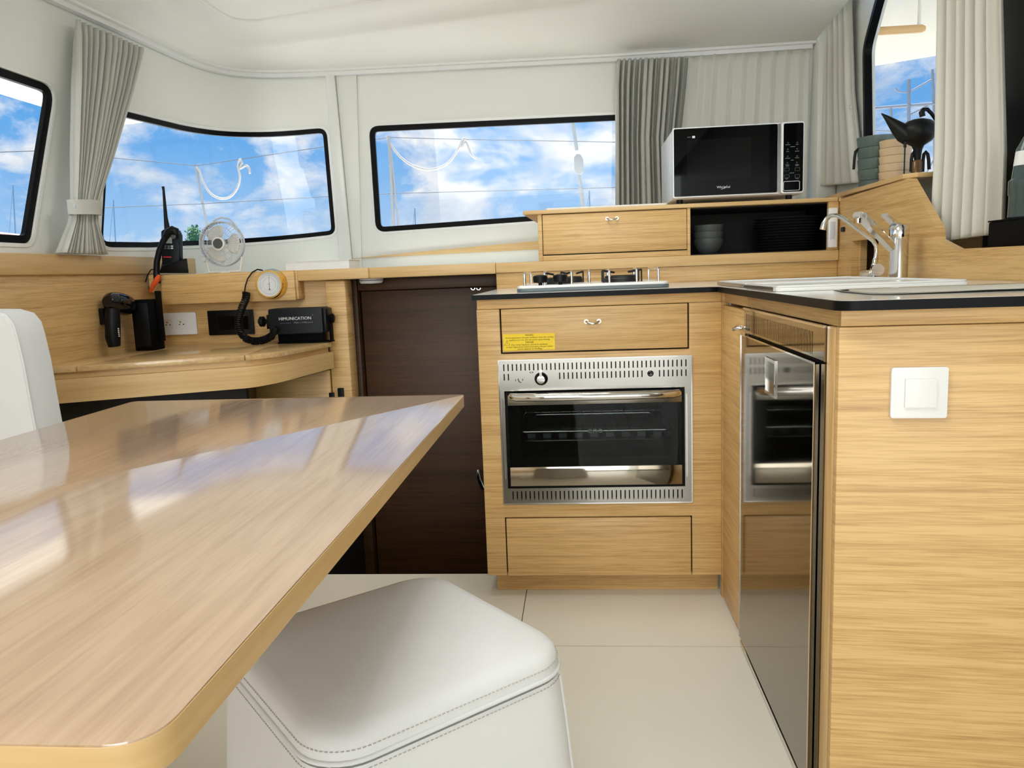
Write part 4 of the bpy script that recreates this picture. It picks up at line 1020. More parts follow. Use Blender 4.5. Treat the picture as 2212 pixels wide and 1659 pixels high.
# corner curtain
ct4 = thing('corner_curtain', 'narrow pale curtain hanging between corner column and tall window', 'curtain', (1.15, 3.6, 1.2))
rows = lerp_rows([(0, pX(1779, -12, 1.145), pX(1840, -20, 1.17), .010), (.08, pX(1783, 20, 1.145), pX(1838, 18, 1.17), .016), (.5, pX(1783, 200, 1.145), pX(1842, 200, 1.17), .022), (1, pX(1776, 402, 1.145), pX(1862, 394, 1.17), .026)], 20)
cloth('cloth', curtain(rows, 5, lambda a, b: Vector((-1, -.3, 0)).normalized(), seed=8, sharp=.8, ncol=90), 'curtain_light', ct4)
o = obj('curtain_stud', MB().lathe([(.008, 0), (.008, -.004), (0, -.006)], pX(1838, 231, 1.125), 'X', 12), 'clear_grey_plastic', ct4, smooth=True)
# wide pale curtain by the cockpit side
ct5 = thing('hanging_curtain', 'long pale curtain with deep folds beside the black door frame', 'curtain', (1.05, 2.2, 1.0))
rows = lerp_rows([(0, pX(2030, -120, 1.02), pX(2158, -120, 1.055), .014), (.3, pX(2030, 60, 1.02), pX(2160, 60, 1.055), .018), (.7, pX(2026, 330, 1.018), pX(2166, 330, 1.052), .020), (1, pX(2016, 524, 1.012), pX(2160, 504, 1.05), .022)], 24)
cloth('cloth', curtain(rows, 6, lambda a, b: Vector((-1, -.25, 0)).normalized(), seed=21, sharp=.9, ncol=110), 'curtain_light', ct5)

# ================================================================== CHART TABLE CORNER
DZ = .74
nd = thing('chart_desk', 'oak chart desk with a curved corner and lifting lid', 'desk', (-1.3, 2.7, .62))
def dpt(x, y, z=DZ): p = pZ(x, y, z); return (p.x, p.y)
f0, f1, f2, f3, f4 = dpt(100, 795), dpt(165, 791), dpt(567, 765), dpt(640, 752.5), dpt(716, 738.5)
cv = [f2]
_s0 = Vector(f1).lerp(Vector(f2), .9); f2 = tuple(_s0); cv = []
for i in range(9):
    t = i / 8; a = _s0; b = Vector((-1.035, 2.545)); c_ = Vector((f3[0] + .008, f3[1]))
    cv.append(tuple(a * (1 - t) ** 2 + b * 2 * t * (1 - t) + c_ * t * t))
cv.append(f4)
seamL = f1; seamR = f2
def lerp2(a, b, t): return (a[0] + (b[0] - a[0]) * t, a[1] + (b[1] - a[1]) * t)
sl_ = .0035
obj('side_leaf', MB().slab([f0, (seamL[0] - sl_, seamL[1]), (seamL[0] - sl_, 3.045), (-1.711, 3.045), (-1.711, f0[1])], [], 0, .018, XY(DZ - .018)), 'oak_desk', nd, bev=.0012)
sr1 = dpt(580, 748)
obj('lid', MB().slab([(seamL[0] + .0006, seamL[1]), (seamR[0] - sl_, seamR[1]), (sr1[0] - sl_, sr1[1]), (-1.10, 3.045), (seamL[0] + .0006, 3.045)], [], 0, .018, XY(DZ - .018)), 'oak_desk', nd, bev=.0012)
obj('corner_leaf', MB().slab([(seamR[0] + .0006, seamR[1])] + cv[1:] + [(-.992, 3.003), (-.992, 3.045), (-1.097, 3.045), (sr1[0] + .0006, sr1[1])], [], 0, .018, XY(DZ - .018)), 'oak_desk', nd, bev=.0012)
# apron under the top: recessed strip and deep front lip
def offs(pl, d):
    out = []
    for i, p in enumerate(pl):
        a, b = Vector(pl[max(0, i - 1)]), Vector(pl[min(len(pl) - 1, i + 1)]); t = (b - a).normalized(); n = Vector((t.y, -t.x)); out.append((p[0] + n.x * d, p[1] + n.y * d))
    return out
edge = [f0, f1, lerp2(f1, f2, .33), lerp2(f1, f2, .66)] + cv
inn1 = offs(edge, -.016); out1 = offs(edge, .004); inn2 = offs(edge, -.02)
obj('apron', MB().slab(inn1 + list(reversed(offs(edge, -.04))), [], 0, .020, XY(DZ - .0385)), 'oak_edge', nd)
low = MB(); n_ = len(out1)
rr = []
zl = DZ - .039
# the lip is deeper at its port end
for i in range(n_):
    t = i / (n_ - 1); zb = zl - (.075 - .012 * t)
    rr.append([(out1[i][0], out1[i][1], zb), (out1[i][0], out1[i][1], zl), (inn2[i][0], inn2[i][1], zl), (inn2[i][0], inn2[i][1], zb)])
low.loft(rr)
obj('front_lip', low, 'oak_edge', nd, smooth=30)
obj('bearer', MB().slab([(p[0], p[1]) for p in offs(edge, -.041)] + [(-.992, 3.04), (-1.711, 3.04)], [], 0, .05, XY(.625)), 'recess_shade', nd)
o = obj('knee_shade', MB().hexa([(-1.711, 2.335, .001), (-1.15, 2.575, .001), (-1.15, 2.595, .001), (-1.711, 2.355, .001), (-1.711, 2.335, .62), (-1.15, 2.575, .62), (-1.15, 2.595, .62), (-1.711, 2.355, .62)]), 'recess_shade', nd)  # near-black sheet standing in for the shade under the desk
# small switches low on the post
for (x0, y0, x1, y1) in ((712, 848, 722, 862), (731, 838, 742, 858)):
    a, b = pY(x0, y1, 3.0), pY(x1, y0, 3.0)
    o = obj('usb_socket', MB().slab(rrect(a.x, b.x, a.z, b.z, .002), [], -.004, .004, XZ(3.0)), 'black_plastic', bev=.001)
    tag(o, 'small black socket low on the oak post, ' + ('partly behind the table edge' if x0 < 720 else 'nearer the dark door'), 'socket')

# ---- instrument box with the barometer
ib = thing('instrument_box', 'long oak instrument box fixed above the chart desk', 'box', (-1.37, 3.0, .905))
i0, i1 = pY(352, 656, 2.96), pY(634, 585, 2.96)
BZ0, BZ1 = .905, 1.0205
obj('front_board', MB().box(i0.x, i1.x, 2.96, 2.978, BZ0, BZ1), 'oak', ib, bev=.003)
obj('case', MB().box(i0.x + .004, i1.x + .006, 2.9785, 3.049, BZ0 + .003, BZ1 - .001), 'oak', ib, bev=.002)
obj('ledge_end', MB().box(-1.70, i0.x - .002, 3.0, 3.049, .955, 1.024), 'oak', ib)
bc = pY(582, 614, 2.93)
br = thing('barometer', 'round brass barometer with a pale dial', 'barometer', (bc.x, 2.96, bc.z - .05))
R_ = (pY(614, 614, 2.93).x - pY(553, 614, 2.93).x) / 2
bcx, bcz = bc.x + .002, bc.z
obj('case', MB().lathe([(R_ * 1.02, -.0003), (R_ * 1.06, -.006), (R_ * 1.02, -.014), (R_ * .98, -.030), (R_ * 1.0, -.036), (R_ * .95, -.042), (R_ * .85, -.042), (R_ * .83, -.036)], (bcx, 2.96, bcz), 'Y', 40, cap=False), 'brass', br, smooth=40)
obj('dial', MB().lathe([(R_ * .84, -.0362), (0, -.0362)], (bcx, 2.96, bcz), 'Y', 40), 'dial', br)
hd = MB()
hd.box(bcx - .0006, bcx + .0006, 2.9228, 2.9234, bcz - .022, bcz + .008).tube([(bcx - .004, 2.923, bcz - .022), (bcx, 2.923, bcz - .017), (bcx + .004, 2.923, bcz - .022)], .0009, 4)
obj('needle', hd, 'ink', br)
obj('set_hand', MB().tube([(bcx - .008, 2.9222, bcz), (bcx + .002, 2.9222, bcz)], .0008, 4).tube([(bcx, 2.9222, bcz), (bcx + .001, 2.9222, bcz + .036)], .0005, 4), 'brass', br)
rg = MB()
for rr_ in (.45, .62, .74): rg.lathe([(R_ * rr_, -.0368), (R_ * (rr_ + .012), -.0368)], (bcx, 2.96, bcz), 'Y', 40, cap=False)
for i in range(36):
    a = 2 * PI * i / 36; rg.tube([(bcx + math.cos(a) * R_ * .64, 2.9231, bcz + math.sin(a) * R_ * .64), (bcx + math.cos(a) * R_ * .72, 2.9231, bcz + math.sin(a) * R_ * .72)], .0003, 3)
obj('scale_ring', rg, 'ink_grey', br)
# ---- fan
fc = pY(481, 527, 3.0); fr0 = (pY(527, 527, 3.0).x - pY(436, 527, 3.0).x) / 2
fn = thing('desk_fan', 'small white caged fan standing on the instrument box', 'fan', (fc.x, 3.0, BZ1))
fy = 3.0
cg = MB()
for y_, rr_ in ((fy - .018, 1.0), (fy + .012, .98)):
    cg.tube([(fc.x + math.cos(a) * fr0 * rr_, y_, fc.z + math.sin(a) * fr0 * rr_) for a in [2 * PI * i / 40 for i in range(40)]], .0028, 6, closed=True)
for rr_ in (.78, .55): cg.tube([(fc.x + math.cos(a) * fr0 * rr_, fy - .034, fc.z + math.sin(a) * fr0 * rr_) for a in [2 * PI * i / 36 for i in range(36)]], .0011, 5, closed=True)
for i in range(44):
    a = 2 * PI * i / 44; ca, sa = math.cos(a), math.sin(a)
    cg.tube([(fc.x + ca * fr0 * .27, fy - .036, fc.z + sa * fr0 * .27), (fc.x + ca * fr0 * .8, fy - .034, fc.z + sa * fr0 * .8), (fc.x + ca * fr0, fy - .02, fc.z + sa * fr0)], .0009, 4)
obj('cage', cg, 'clear_grey_plastic', fn, smooth=True)
obj('shroud', MB().lathe([(fr0 * 1.0, -.007), (fr0 * 1.03, -.007), (fr0 * 1.03, .007), (fr0 * 1.0, .007)], (fc.x, fy, fc.z), 'Y', 40, cap=False), 'clear_grey_plastic', fn, smooth=True)
hub = obj('hub', MB().lathe([(fr0 * .30, -.030), (fr0 * .30, -.040), (fr0 * .25, -.042), (fr0 * .235, -.042)], (fc.x, fy, fc.z), 'Y', 28), 'cream_plastic', fn, smooth=True)
obj('hub_badge', MB().lathe([(fr0 * .235, -.0405), (fr0 * .22, -.044), (0, -.0445)], (fc.x, fy, fc.z), 'Y', 28), 'bowl_grey', hub, smooth=True)
for b_ in range(3):
    a0_ = math.radians(118 + 120 * b_); mbk = MB(); G_ = []
    for j in range(7):
        row = []
        for i in range(6):
            r_ = fr0 * (.28 + .56 * i / 5); sp2 = math.radians(40 + 8 * i / 5) * (j / 6 - .5) * 2 * (1 - .35 * (i / 5) ** 4)
            a = a0_ + sp2; row.append((fc.x + math.cos(a) * r_, fy - .006 + .014 * (j / 6 - .5), fc.z + math.sin(a) * r_))
        G_.append(row)
    for row in G_: mbk.v += row
    for j in range(6):
        for i in range(5): mbk.f.append((j * 6 + i, j * 6 + i + 1, (j + 1) * 6 + i + 1, (j + 1) * 6 + i))
    o = obj('blade', mbk, 'cream_plastic', fn, smooth=True); s_ = o.modifiers.new('t', 'SOLIDIFY'); s_.thickness = .002
hp = [(pY(446, 503, fy).x, fy, pY(446, 503, fy).z), (pY(455, 484, fy).x, fy, pY(455, 484, fy).z), (pY(466, 474, fy).x, fy, pY(466, 474, fy).z), (pY(479, 470, fy).x, fy, pY(479, 470, fy).z), (pY(494, 473, fy).x, fy, pY(494, 473, fy).z), (pY(507, 484, fy).x, fy, pY(507, 484, fy).z), (pY(518, 502, fy).x, fy, pY(518, 502, fy).z)]
obj('carry_handle', MB().tube(hp, .0032, 8), 'clear_grey_plastic', fn, smooth=True)
sd = MB()
for sx_ in (448, 522):
    b0, b1 = pY(sx_, 560, fy), pY(sx_, 586, fy)
    sd.tube([(b0.x, fy, b0.z + .01), (b0.x, fy - .004, b0.z - .01), (b0.x + (.006 if sx_ < 480 else -.006), fy - .006, BZ1 + .006), (b0.x + (.012 if sx_ < 480 else -.012), fy - .006, BZ1 + .0045)], .004, 8)
bl, brr = pY(452, 588, fy).x, pY(519, 588, fy).x
sd.tube([(bl, fy - .006, BZ1 + .0045), (brr, fy - .006, BZ1 + .0045)], .004, 8)
obj('stand', sd, 'cream_plastic', fn, smooth=True)
obj('stand_foot', MB().lathe([(.024, BZ1 + .0004), (.024, BZ1 + .003), (.014, BZ1 + .010), (0, BZ1 + .011)], (fc.x, fy - .006, 0), 'Z', 20), 'cream_plastic', fn, smooth=True)
obj('tilt_knob', MB().lathe([(.009, 0), (.009, .012), (0, .013)], (pY(443, 562, fy).x - .006, fy, pY(443, 562, fy).z), 'X', 14), 'cream_plastic', fn, smooth=True)
# ---- handheld radio in its charging cradle
vy = 3.0
def V(x, y, Y=vy): return pY(x, y, Y)
vr = thing('handheld_radio', 'black handheld radio with a tall aerial in a charging cradle', 'radio', (V(372, 590).x, vy, BZ1))
def face(pts, y0, y1): return MB().slab([(V(x, y).x, V(x, y).z) for x, y in pts], [], y0, y1, XZ(0))
o = obj('cradle', MB().hexa([V(344, 590, vy - .02), V(408, 590, vy - .02), V(408, 590, vy + .04), V(344, 590, vy + .04), V(350, 574, vy - .02), V(404, 558, vy - .02), V(402, 558, vy + .04), V(350, 565, vy + .04)]), 'black_plastic', vr, bev=.003)
for v in o.data.vertices: pass
bodyr = obj('body', face([(351, 536), (351, 500), (356, 496), (384, 497), (389, 508), (390, 560), (388, 580), (354, 580)], vy - .012, vy + .022), 'radio_case', vr, bev=.003)
obj('screen', face([(357, 511), (375, 511), (375, 526), (357, 526)], vy - .0128, vy - .0121), 'lcd', bodyr)
for i, (x, y) in enumerate(((361, 532), (368, 532), (375, 532), (361, 536.5), (368, 536.5), (375, 536.5))):
    obj('key', face([(x - 2.4, y - 1.4), (x + 2.4, y - 1.4), (x + 2.4, y + 1.4), (x - 2.4, y + 1.4)], vy - .0135, vy - .0121), 'ink_grey' if x < 374 else 'ink_white', bodyr)
obj('key', face([(352.5, 531), (357, 531), (357, 538), (352.5, 538)], vy - .0135, vy - .0121), 'ink_red', bodyr)
obj('red_marking', face([(356, 554.3), (374, 554.3), (374, 556.6), (356, 556.6)], vy - .0129, vy - .0121), 'ink_red', bodyr)
obj('aerial', MB().tube([V(362, 500, vy + .006), V(358, 470, vy + .006), V(353.5, 412, vy + .006), V(352, 403, vy + .006)], [.012, .0075, .0045, .0055], 10), 'black_plastic', vr, smooth=True)
# ---- bendy reading lamp
rl = thing('reading_lamp', 'black goose-neck reading lamp arching in front of the handheld radio', 'lamp', (V(342, 600, 2.965).x, 2.965, .93))
ly = 2.945
obj('neck', MB().tube([V(340, 612, ly), V(338, 590, ly), V(339, 565, ly), V(344, 543, ly), V(352, 522, ly), V(362, 505, ly)], [.013, .012, .0115, .0115, .0115, .0125], 12), 'black_plastic', rl, smooth=True)
obj('head', MB().tube([V(358, 511, ly), V(365, 501, ly), V(373, 497, ly), V(379, 499, ly), V(381, 507, ly)], [.0125, .0165, .017, .0155, .010], 12), 'black_plastic', rl, smooth=True)
obj('lens', MB().lathe([(.011, 0), (0, -.002)], V(374, 510, ly - .002), 'Y', 14), 'bowl_grey', rl)
o = obj('lamp_cord', MB().tube([V(338, 580, ly + .02), V(326, 583, ly + .04), V(320, 592, ly + .04), V(314, 610, ly + .05), V(306, 626, ly + .08), V(300, 640, ly + .09)], .0022, 6), 'black_plastic', rl, smooth=True)
o = obj('tape_flag', MB().tube([V(344, 594, ly - .012), V(340, 603, ly - .014), V(331, 616, ly - .012), V(325, 630, ly - .004)], [.006, .011, .009, .006], 8), 'orange_tape', smooth=True)
tag(o, 'crumpled orange-red tape at the foot of the reading lamp', 'tape')
# ---- black speaker box standing on the desk
k0, k1 = pY(292, 752, 2.79), pY(349, 645, 2.87)
sb = thing('speaker_box', 'tall matte black speaker box standing on the chart desk', 'speaker', ((k0.x + k1.x) / 2, 2.83, DZ))
obj('case', MB().box(k0.x, k1.x - .004, 2.79, 2.87, DZ + .0004, k1.z), 'black_matte', sb, bev=.004)
obj('grille', MB().box(k0.x + .008, k1.x - .012, 2.7865, 2.7897, DZ + .015, k1.z - .012), 'black_plastic', sb, bev=.001)
obj('side_tab', MB().box(k1.x - .0035, k1.x + .002, 2.83, 2.868, DZ + .03, k1.z + .03), 'black_matte', sb, bev=.001)
# ---- glossy handset on the oak lining
hs = thing('handset', 'glossy black handset hanging on the oak lining beside the speaker box', 'handset', (-1.69, 2.75, .78))
HXp = -1.665
def Hh(x, y, X=HXp): return pX(x, y, X)
hc = Hh(262, 657)
M_ = Matrix.Rotation(math.radians(0), 3, 'X')
bl_ = MB(); rings = []
ctr = [Hh(232, 652), Hh(238, 652), Hh(248, 653), Hh(260, 656), Hh(272, 660), Hh(280, 664), Hh(285, 667)]
bl_.tube(ctr, [.020, .032, .037, .040, .038, .028, .008], 20)
obj('head', bl_, 'black_gloss', hs, smooth=True)
obj('grip', MB().tube([Hh(243, 668), Hh(243, 695), Hh(244, 730), Hh(247, 748)], [.024, .026, .0255, .021], 16), 'black_plastic', hs, smooth=True)
for i in range(5):
    a = Hh(255.6 + i * .5, 710 + i * 4, HXp + .027); obj('white_marking', MB().box(a.x - .001, a.x + .001, a.y - .003, a.y + .003, a.z - .002, a.z + .002), 'ink_white', hs)
obj('wall_clip', MB().box(-1.7116, -1.695, Hh(246, 690).y - .012, Hh(246, 690).y + .012, Hh(246, 700).z, Hh(246, 665).z), 'black_plastic', hs)
# ---- double socket
PNL = 3.0497
a, b = pY(346, 724, PNL), pY(424, 674, PNL)
dsk = thing('double_socket', 'white double power socket on the oak panel above the desk', 'socket', ((a.x + b.x) / 2, PNL, a.z))
obj('plate', MB().slab(rrect(a.x, b.x, a.z, b.z, .004), [], -.009, 0, XZ(PNL)), 'white_plastic', dsk, bev=.002)
hS = (b.z - a.z)
for fx in (.26, .61):
    cx_ = a.x + (b.x - a.x) * fx; cz_ = (a.z + b.z) / 2 - .003
    w_ = obj('socket_well', MB().lathe([(.0185, 0), (.0195, -.002), (.0205, -.002), (.021, 0)], (cx_, PNL - .0092, cz_), 'Y', 28, cap=False), 'white_plastic', dsk, smooth=True)
    obj('pin_hole', MB().lathe([(.0026, -.0006), (0, -.0006)], (cx_ - .0075, PNL - .0092, cz_), 'Y', 10).lathe([(.0026, -.0006), (0, -.0006)], (cx_ + .0095, PNL - .0092, cz_), 'Y', 10), 'gasket', w_)
    obj('earth_pin', MB().lathe([(.0035, 0), (.003, -.006), (0, -.006)], (cx_ - .001, PNL - .0092, cz_ + .010), 'Y', 10), 'brass', w_)
# ---- black display set in the panel
a, b = pY(455, 724, PNL), pY(547, 668, PNL)
dp = thing('display_unit', 'flat black display unit in the oak panel behind the coiled cord', 'display', ((a.x + b.x) / 2, PNL, a.z))
obj('bezel', MB().slab(rrect(a.x, b.x, a.z, b.z, .003), [], -.012, 0, XZ(PNL)), 'black_plastic', dp, bev=.002)
obj('screen', MB().slab(rrect(a.x + .045, b.x - .02, a.z + .02, b.z - .025, .002), [], -.0128, -.0122, XZ(PNL)), 'black_glass', dp)
# ---- marine radio on its bracket
RYf = 2.90
a, b = pY(583, 723, RYf), pY(694, 664, RYf)
rd = thing('marine_radio', 'dark marine radio with white lettering on a bracket over the desk', 'radio', ((a.x + b.x) / 2, 2.95, DZ))
obj('case', MB().slab(rrect(a.x, b.x, a.z, b.z, .008), [], 0, .09, XZ(RYf)), 'radio_case', rd, bev=.006)
obj('end_cap', MB().box(b.x - .002, b.x + .014, RYf + .006, RYf + .085, a.z + .002, b.z - .004), 'black_plastic', rd, bev=.005)
obj('end_cap', MB().box(a.x - .018, a.x + .002, RYf + .02, RYf + .07, a.z + .028, b.z - .022), 'black_plastic', rd, bev=.005)
obj('clamp_knob', MB().lathe([(.013, 0), (.017, .004), (.018, .014), (.012, .018), (0, .018)], (b.x + .0142, RYf + .05, (a.z + b.z) / 2 + .004), 'X', 16), 'black_plastic', rd, smooth=40)
obj('clamp_knob', MB().lathe([(.008, 0), (.008, -.012), (.020, -.020), (.020, -.034), (.008, -.042), (0, -.043)], (a.x - .018, RYf + .045, (a.z + b.z) / 2 + .0), 'X', 16), 'black_plastic', rd, smooth=40)
obj('bracket', MB().box(a.x + .02, b.x + .020, RYf + .02, RYf + .075, DZ + .0005, DZ + .006).box(b.x + .0142, b.x + .0185, RYf + .03, RYf + .07, DZ + .006, (a.z + b.z) / 2 + .01).box(a.x - .0225, a.x - .0182, RYf + .03, RYf + .07, a.z + .02, (a.z + b.z) / 2 + .01).box(a.x + .02, b.x - .01, RYf + .03, RYf + .07, DZ + .006, a.z + .002), 'black_matte', rd, bev=.001)
wz = (b.z - a.z); ww_ = (b.x - a.x)
text('brand_lettering', 'HIMUNICATION', .0165, (a.x + ww_ * .495, RYf - .0005, a.z + wz * .60), Vector((1, 0, 0.0)), UZ, 'ink_white', rd, width=ww_ * .60)
text('brand_lettering', 'TM', .005, (a.x + ww_ * .83, RYf - .0005, a.z + wz * .71), RX, UZ, 'ink_grey', rd)
text('brand_lettering', 'Make a Difference', .0085, (a.x + ww_ * .64, RYf - .0005, a.z + wz * .44), RX, UZ, 'ink_grey', rd, width=ww_ * .36, shear=.4)
for q_ in (0, 1):
    obj('brand_lettering', MB().tube([(a.x + ww_ * (.21 + q_ * .11 + .09 * t / 8), RYf - .0005, a.z + wz * (.43 + .018 * math.sin(t * 2.6))) for t in range(9)], .0005, 4), 'ink_grey', rd)
# ---- coiled microphone cord
cd_ = thing('coiled_cord', 'black coiled radio cord looping past the display', 'cord', (V(530, 740, 2.93).x, 2.93, DZ))
def cy2(x, y, Y=2.915): return pY(x, y, Y)
obj('lead', MB().tube([cy2(567, 584, 3.0), cy2(556, 582, 2.97), cy2(545, 588, 2.94), cy2(535, 602, 2.93), cy2(530, 618, 2.93), cy2(528, 634)], .0028, 8), 'black_plastic', cd_, smooth=True)
key = [cy2(532, 632), cy2(531, 645), cy2(524, 662), cy2(518, 680), cy2(515, 698), cy2(519, 716), cy2(530, 730), cy2(545, 736), cy2(562, 736), cy2(578, 731), cy2(589, 724, 2.905)]
hx_ = []
NP = 560
for i in range(NP + 1):
    t = i / NP * (len(key) - 1); k = min(int(t), len(key) - 2); u = t - k
    p0, p1, p2, p3 = key[max(k - 1, 0)], key[k], key[k + 1], key[min(k + 2, len(key) - 1)]
    p = .5 * ((2 * p1) + (p2 - p0) * u + (2 * p0 - 5 * p1 + 4 * p2 - p3) * u * u + (3 * p1 - p0 - 3 * p2 + p3) * u ** 3)
    d_ = (p2 - p0).normalized(); s1_ = Vector((0, -1, 0)); s2_ = d_.cross(s1_).normalized()
    an = 2 * PI * i / NP * 40
    hx_.append(p + (s1_ * math.cos(an) + s2_ * math.sin(an)) * .0125)
obj('coil', MB().tube(hx_, .0036, 5), 'black_plastic', cd_, smooth=True)
obj('plug', MB().tube([cy2(586, 727, 2.905), cy2(594, 714, 2.89), cy2(598, 708, 2.888)], [.012, .013, .008], 10), 'black_plastic', cd_, smooth=True)
# ---- white perforated tray on the ledge
wtp = thing('perforated_tray', 'white perforated plastic tray lying on the ledge by the pillar', 'tray', (-.97, 3.05, 1.0196))
a, b = pY(620, 581, 3.02), pY(755, 560, 3.02)
hl_ = []
nx = 26
for i in range(nx):
    for j in range(3):
        x = a.x + .012 + (b.x - a.x - .024) * i / (nx - 1); z = 1.028 + .009 * j; hl_.append((x - .0014, x + .0014, z - .0014, z + .0014))
obj('front', MB().grid_plate(a.x, b.x, 1.0198, b.z - .002, hl_, 0, .002, XZ(3.01)), 'white_plastic', wtp)
obj('sides', MB().box(a.x, a.x + .002, 3.0122, 3.16, 1.0198, b.z - .002).box(b.x - .002, b.x, 3.0122, 3.16, 1.0198, b.z - .002).box(a.x, b.x, 3.1602, 3.1622, 1.0198, b.z - .002).box(a.x + .0022, b.x - .0022, 3.0122, 3.16, 1.0198, 1.0215), 'white_plastic', wtp)
obj('rim', MB().slab(rrect(a.x - .004, b.x + .004, 3.006, 3.166, .004), [rrect(a.x + .002, b.x - .002, 3.012, 3.16, .003)], 0, .002, XY(b.z - .0018)), 'white_plastic', wtp)
# ---- white alarm under the ledge
c = pY(802, 604, 3.10)
al = thing('smoke_alarm', 'round white alarm under the ledge at the dark door', 'alarm', (c.x, 3.10, .955))
obj('case', MB().lathe([(.046, .9778), (.048, .974), (.048, .966), (.042, .958), (0, .956)], (c.x, 3.10, 0), 'Z', 30), 'white_plastic', al, smooth=40)
obj('vent_ring', MB().lathe([(.0484, .972), (.0486, .968)], (c.x, 3.10, 0), 'Z', 30, cap=False), 'ink_grey', al)

# ================================================================== TABLE and SEATS
tb_ = thing('saloon_table', 'large glossy oak saloon table above the white stool', 'table', (-.64, 1.0, 0))
TPL = rpoly([(-1.035, .392), (-.2505, .392), (-.2545, 1.672), (-1.022, 1.686)], [.04, .035, .012, .02], 16)
obj('table_top', MB().slab(TPL, [], 0, .026, XY(.694)), 'oak_table', tb_, bev=.0025)
ed = MB().slab(inset(TPL, -.0006), [inset(TPL, .004)], 0, .0235, XY(.695))
obj('edge_band', ed, 'oak_edge', tb_, smooth=30)
obj('pedestal', MB().lathe([(.055, .012), (.05, .02), (.05, .67), (.11, .675), (.11, .6935)], (-.86, 1.05, 0), 'Z', 28), 'steel', tb_, smooth=40)
obj('foot_plate', MB().lathe([(.16, .0005), (.16, .008), (.06, .0118)], (-.86, 1.05, 0), 'Z', 32), 'steel', tb_, smooth=40)

def stool():
    t = thing('stool', 'white upholstered cube stool with stitched seams under the table edge', 'stool', (-.3, 1.05, 0))
    B, Cc = Vector((-.015, 1.03)), Vector((-.30, .775))
    e1 = (Cc - B); L_ = e1.length; e1.normalize(); e2 = Vector((-e1.y, e1.x))
    if e2.x > 0: e2 = -e2
    e2 = Vector((-.627, .779)).normalized()
    e2 = (e2 - e1 * e2.dot(e1)).normalized()
    S = L_; ctr = B + e1 * S / 2 + e2 * S / 2
    def ringp(k, r, z, dome=0):
        h = S / 2 * k; pts = rrect(-h, h, -h, h, min(r, h * .95), 8); dn = []
        for i in range(len(pts)):
            a, b = Vector(pts[i]), Vector(pts[(i + 1) % len(pts)]); n = max(1, int(round((b - a).length / .03)))
            n = n if (b - a).length > .03 else 1
            dn += [a.lerp(b, q / n) for q in range(n)]
        return [Vector((*(ctr + e1 * p.x + e2 * p.y), z)) for p in dn]
    zt = .462
    # keep vertex counts equal by scaling one outline
    base = ringp(1, .065, 0)
    def sc_(k, z): return [Vector((ctr.x + (p.x - ctr.x) * k, ctr.y + (p.y - ctr.y) * k, z)) for p in base]
    obj('seat', MB().loft([sc_(1.004, zt - .034), sc_(1.0, zt - .022), sc_(.985, zt - .010), sc_(.95, zt - .002), sc_(.86, zt + .003), sc_(.6, zt + .007), sc_(.3, zt + .009), sc_(.02, zt + .0095)], True, True), 'cushion', t, smooth=60)
    obj('side_cover', MB().loft([sc_(1.11, .012), sc_(1.10, .10), sc_(1.075, .25), sc_(1.035, .36), sc_(1.012, .41), sc_(1.005, zt - .0385)], True, True), 'cushion', t, smooth=60)
    obj('seam', MB().tube(sc_(1.004, zt - .032), .0032, 8, closed=True), 'cushion', t, smooth=True)
    # double rows of stitches along the seam
    for (k, z) in ((.9975, zt - .018), (1.009, zt - .044)):
        ln = sc_(k + .0025, z); m = MB(); acc = 0
        for i in range(len(ln)):
            a, b = ln[i], ln[(i + 1) % len(ln)]; d = (b - a).length; q = 0
            n = max(1, int(d / .0062))
            for j in range(n): m.tube([a.lerp(b, (j + .1) / n), a.lerp(b, (j + .7) / n)], .0006, 4)
        o = obj('stitching', m, 'stitch', t)
    for idx in (0, 1, 2, 3):
        h = S / 2; cr = [(-1, -1), (1, -1), (1, 1), (-1, 1)][idx]
        pts = []
        for z, k in ((zt - .036, 1.0), (.41, 1.012), (.36, 1.035), (.25, 1.075), (.10, 1.10), (.03, 1.11)):
            q = (h - .019) * k; p = ctr + e1 * (cr[0] * q) + e2 * (cr[1] * q); pts.append((p.x, p.y, z))
        obj('corner_seam', MB().tube(pts, .0024, 6), 'cushion', t, smooth=True)
    for cr in ((-.8, -.8), (.8, -.8), (.8, .8), (-.8, .8)):
        p = ctr + e1 * (cr[0] * S / 2) + e2 * (cr[1] * S / 2); obj('foot', MB().lathe([(.02, .0005), (.022, .0115)], (p.x, p.y, 0), 'Z', 14), 'black_plastic', t)
    return t
stool()
# white seat at the chart desk
sx0 = pY(0, 668, 1.9)
ch = thing('upholstered_chair', 'white upholstered chair with a high rounded backrest by the desk', 'chair', (-1.52, 1.75, 0))
def bk(x, y): p = pY(x, y, 1.90); return (p.x, p.z)
outl = [(-1.70, .935), bk(0, 667), bk(45, 667), bk(75, 676), bk(90, 694), bk(98, 720), bk(112, 780), bk(124, 850), bk(137, 920), bk(142, 960), (-1.352, .55), (-1.36, .44), (-1.70, .44)]
obj('backrest', MB().slab(outl, [], 0, .11, XZ(1.79)), 'cushion', ch, bev=.022, seg=4)
obj('seat_cushion', MB().slab(rrect(-1.70, -1.36, 1.42, 1.785, .05), [], 0, .10, XY(.34)), 'cushion', ch, bev=.02, seg=3)
obj('seat_base', MB().slab(rrect(-1.69, -1.37, 1.44, 1.88, .03), [], 0, .339, XY(.0005)), 'gelcoat', ch, bev=.004)
obj('piping', MB().tube([(p[0], 1.796, p[1]) for p in [outl[2], outl[3], outl[4], outl[5], outl[6], outl[7], outl[8]]], .003, 6), 'cushion', ch, smooth=True)

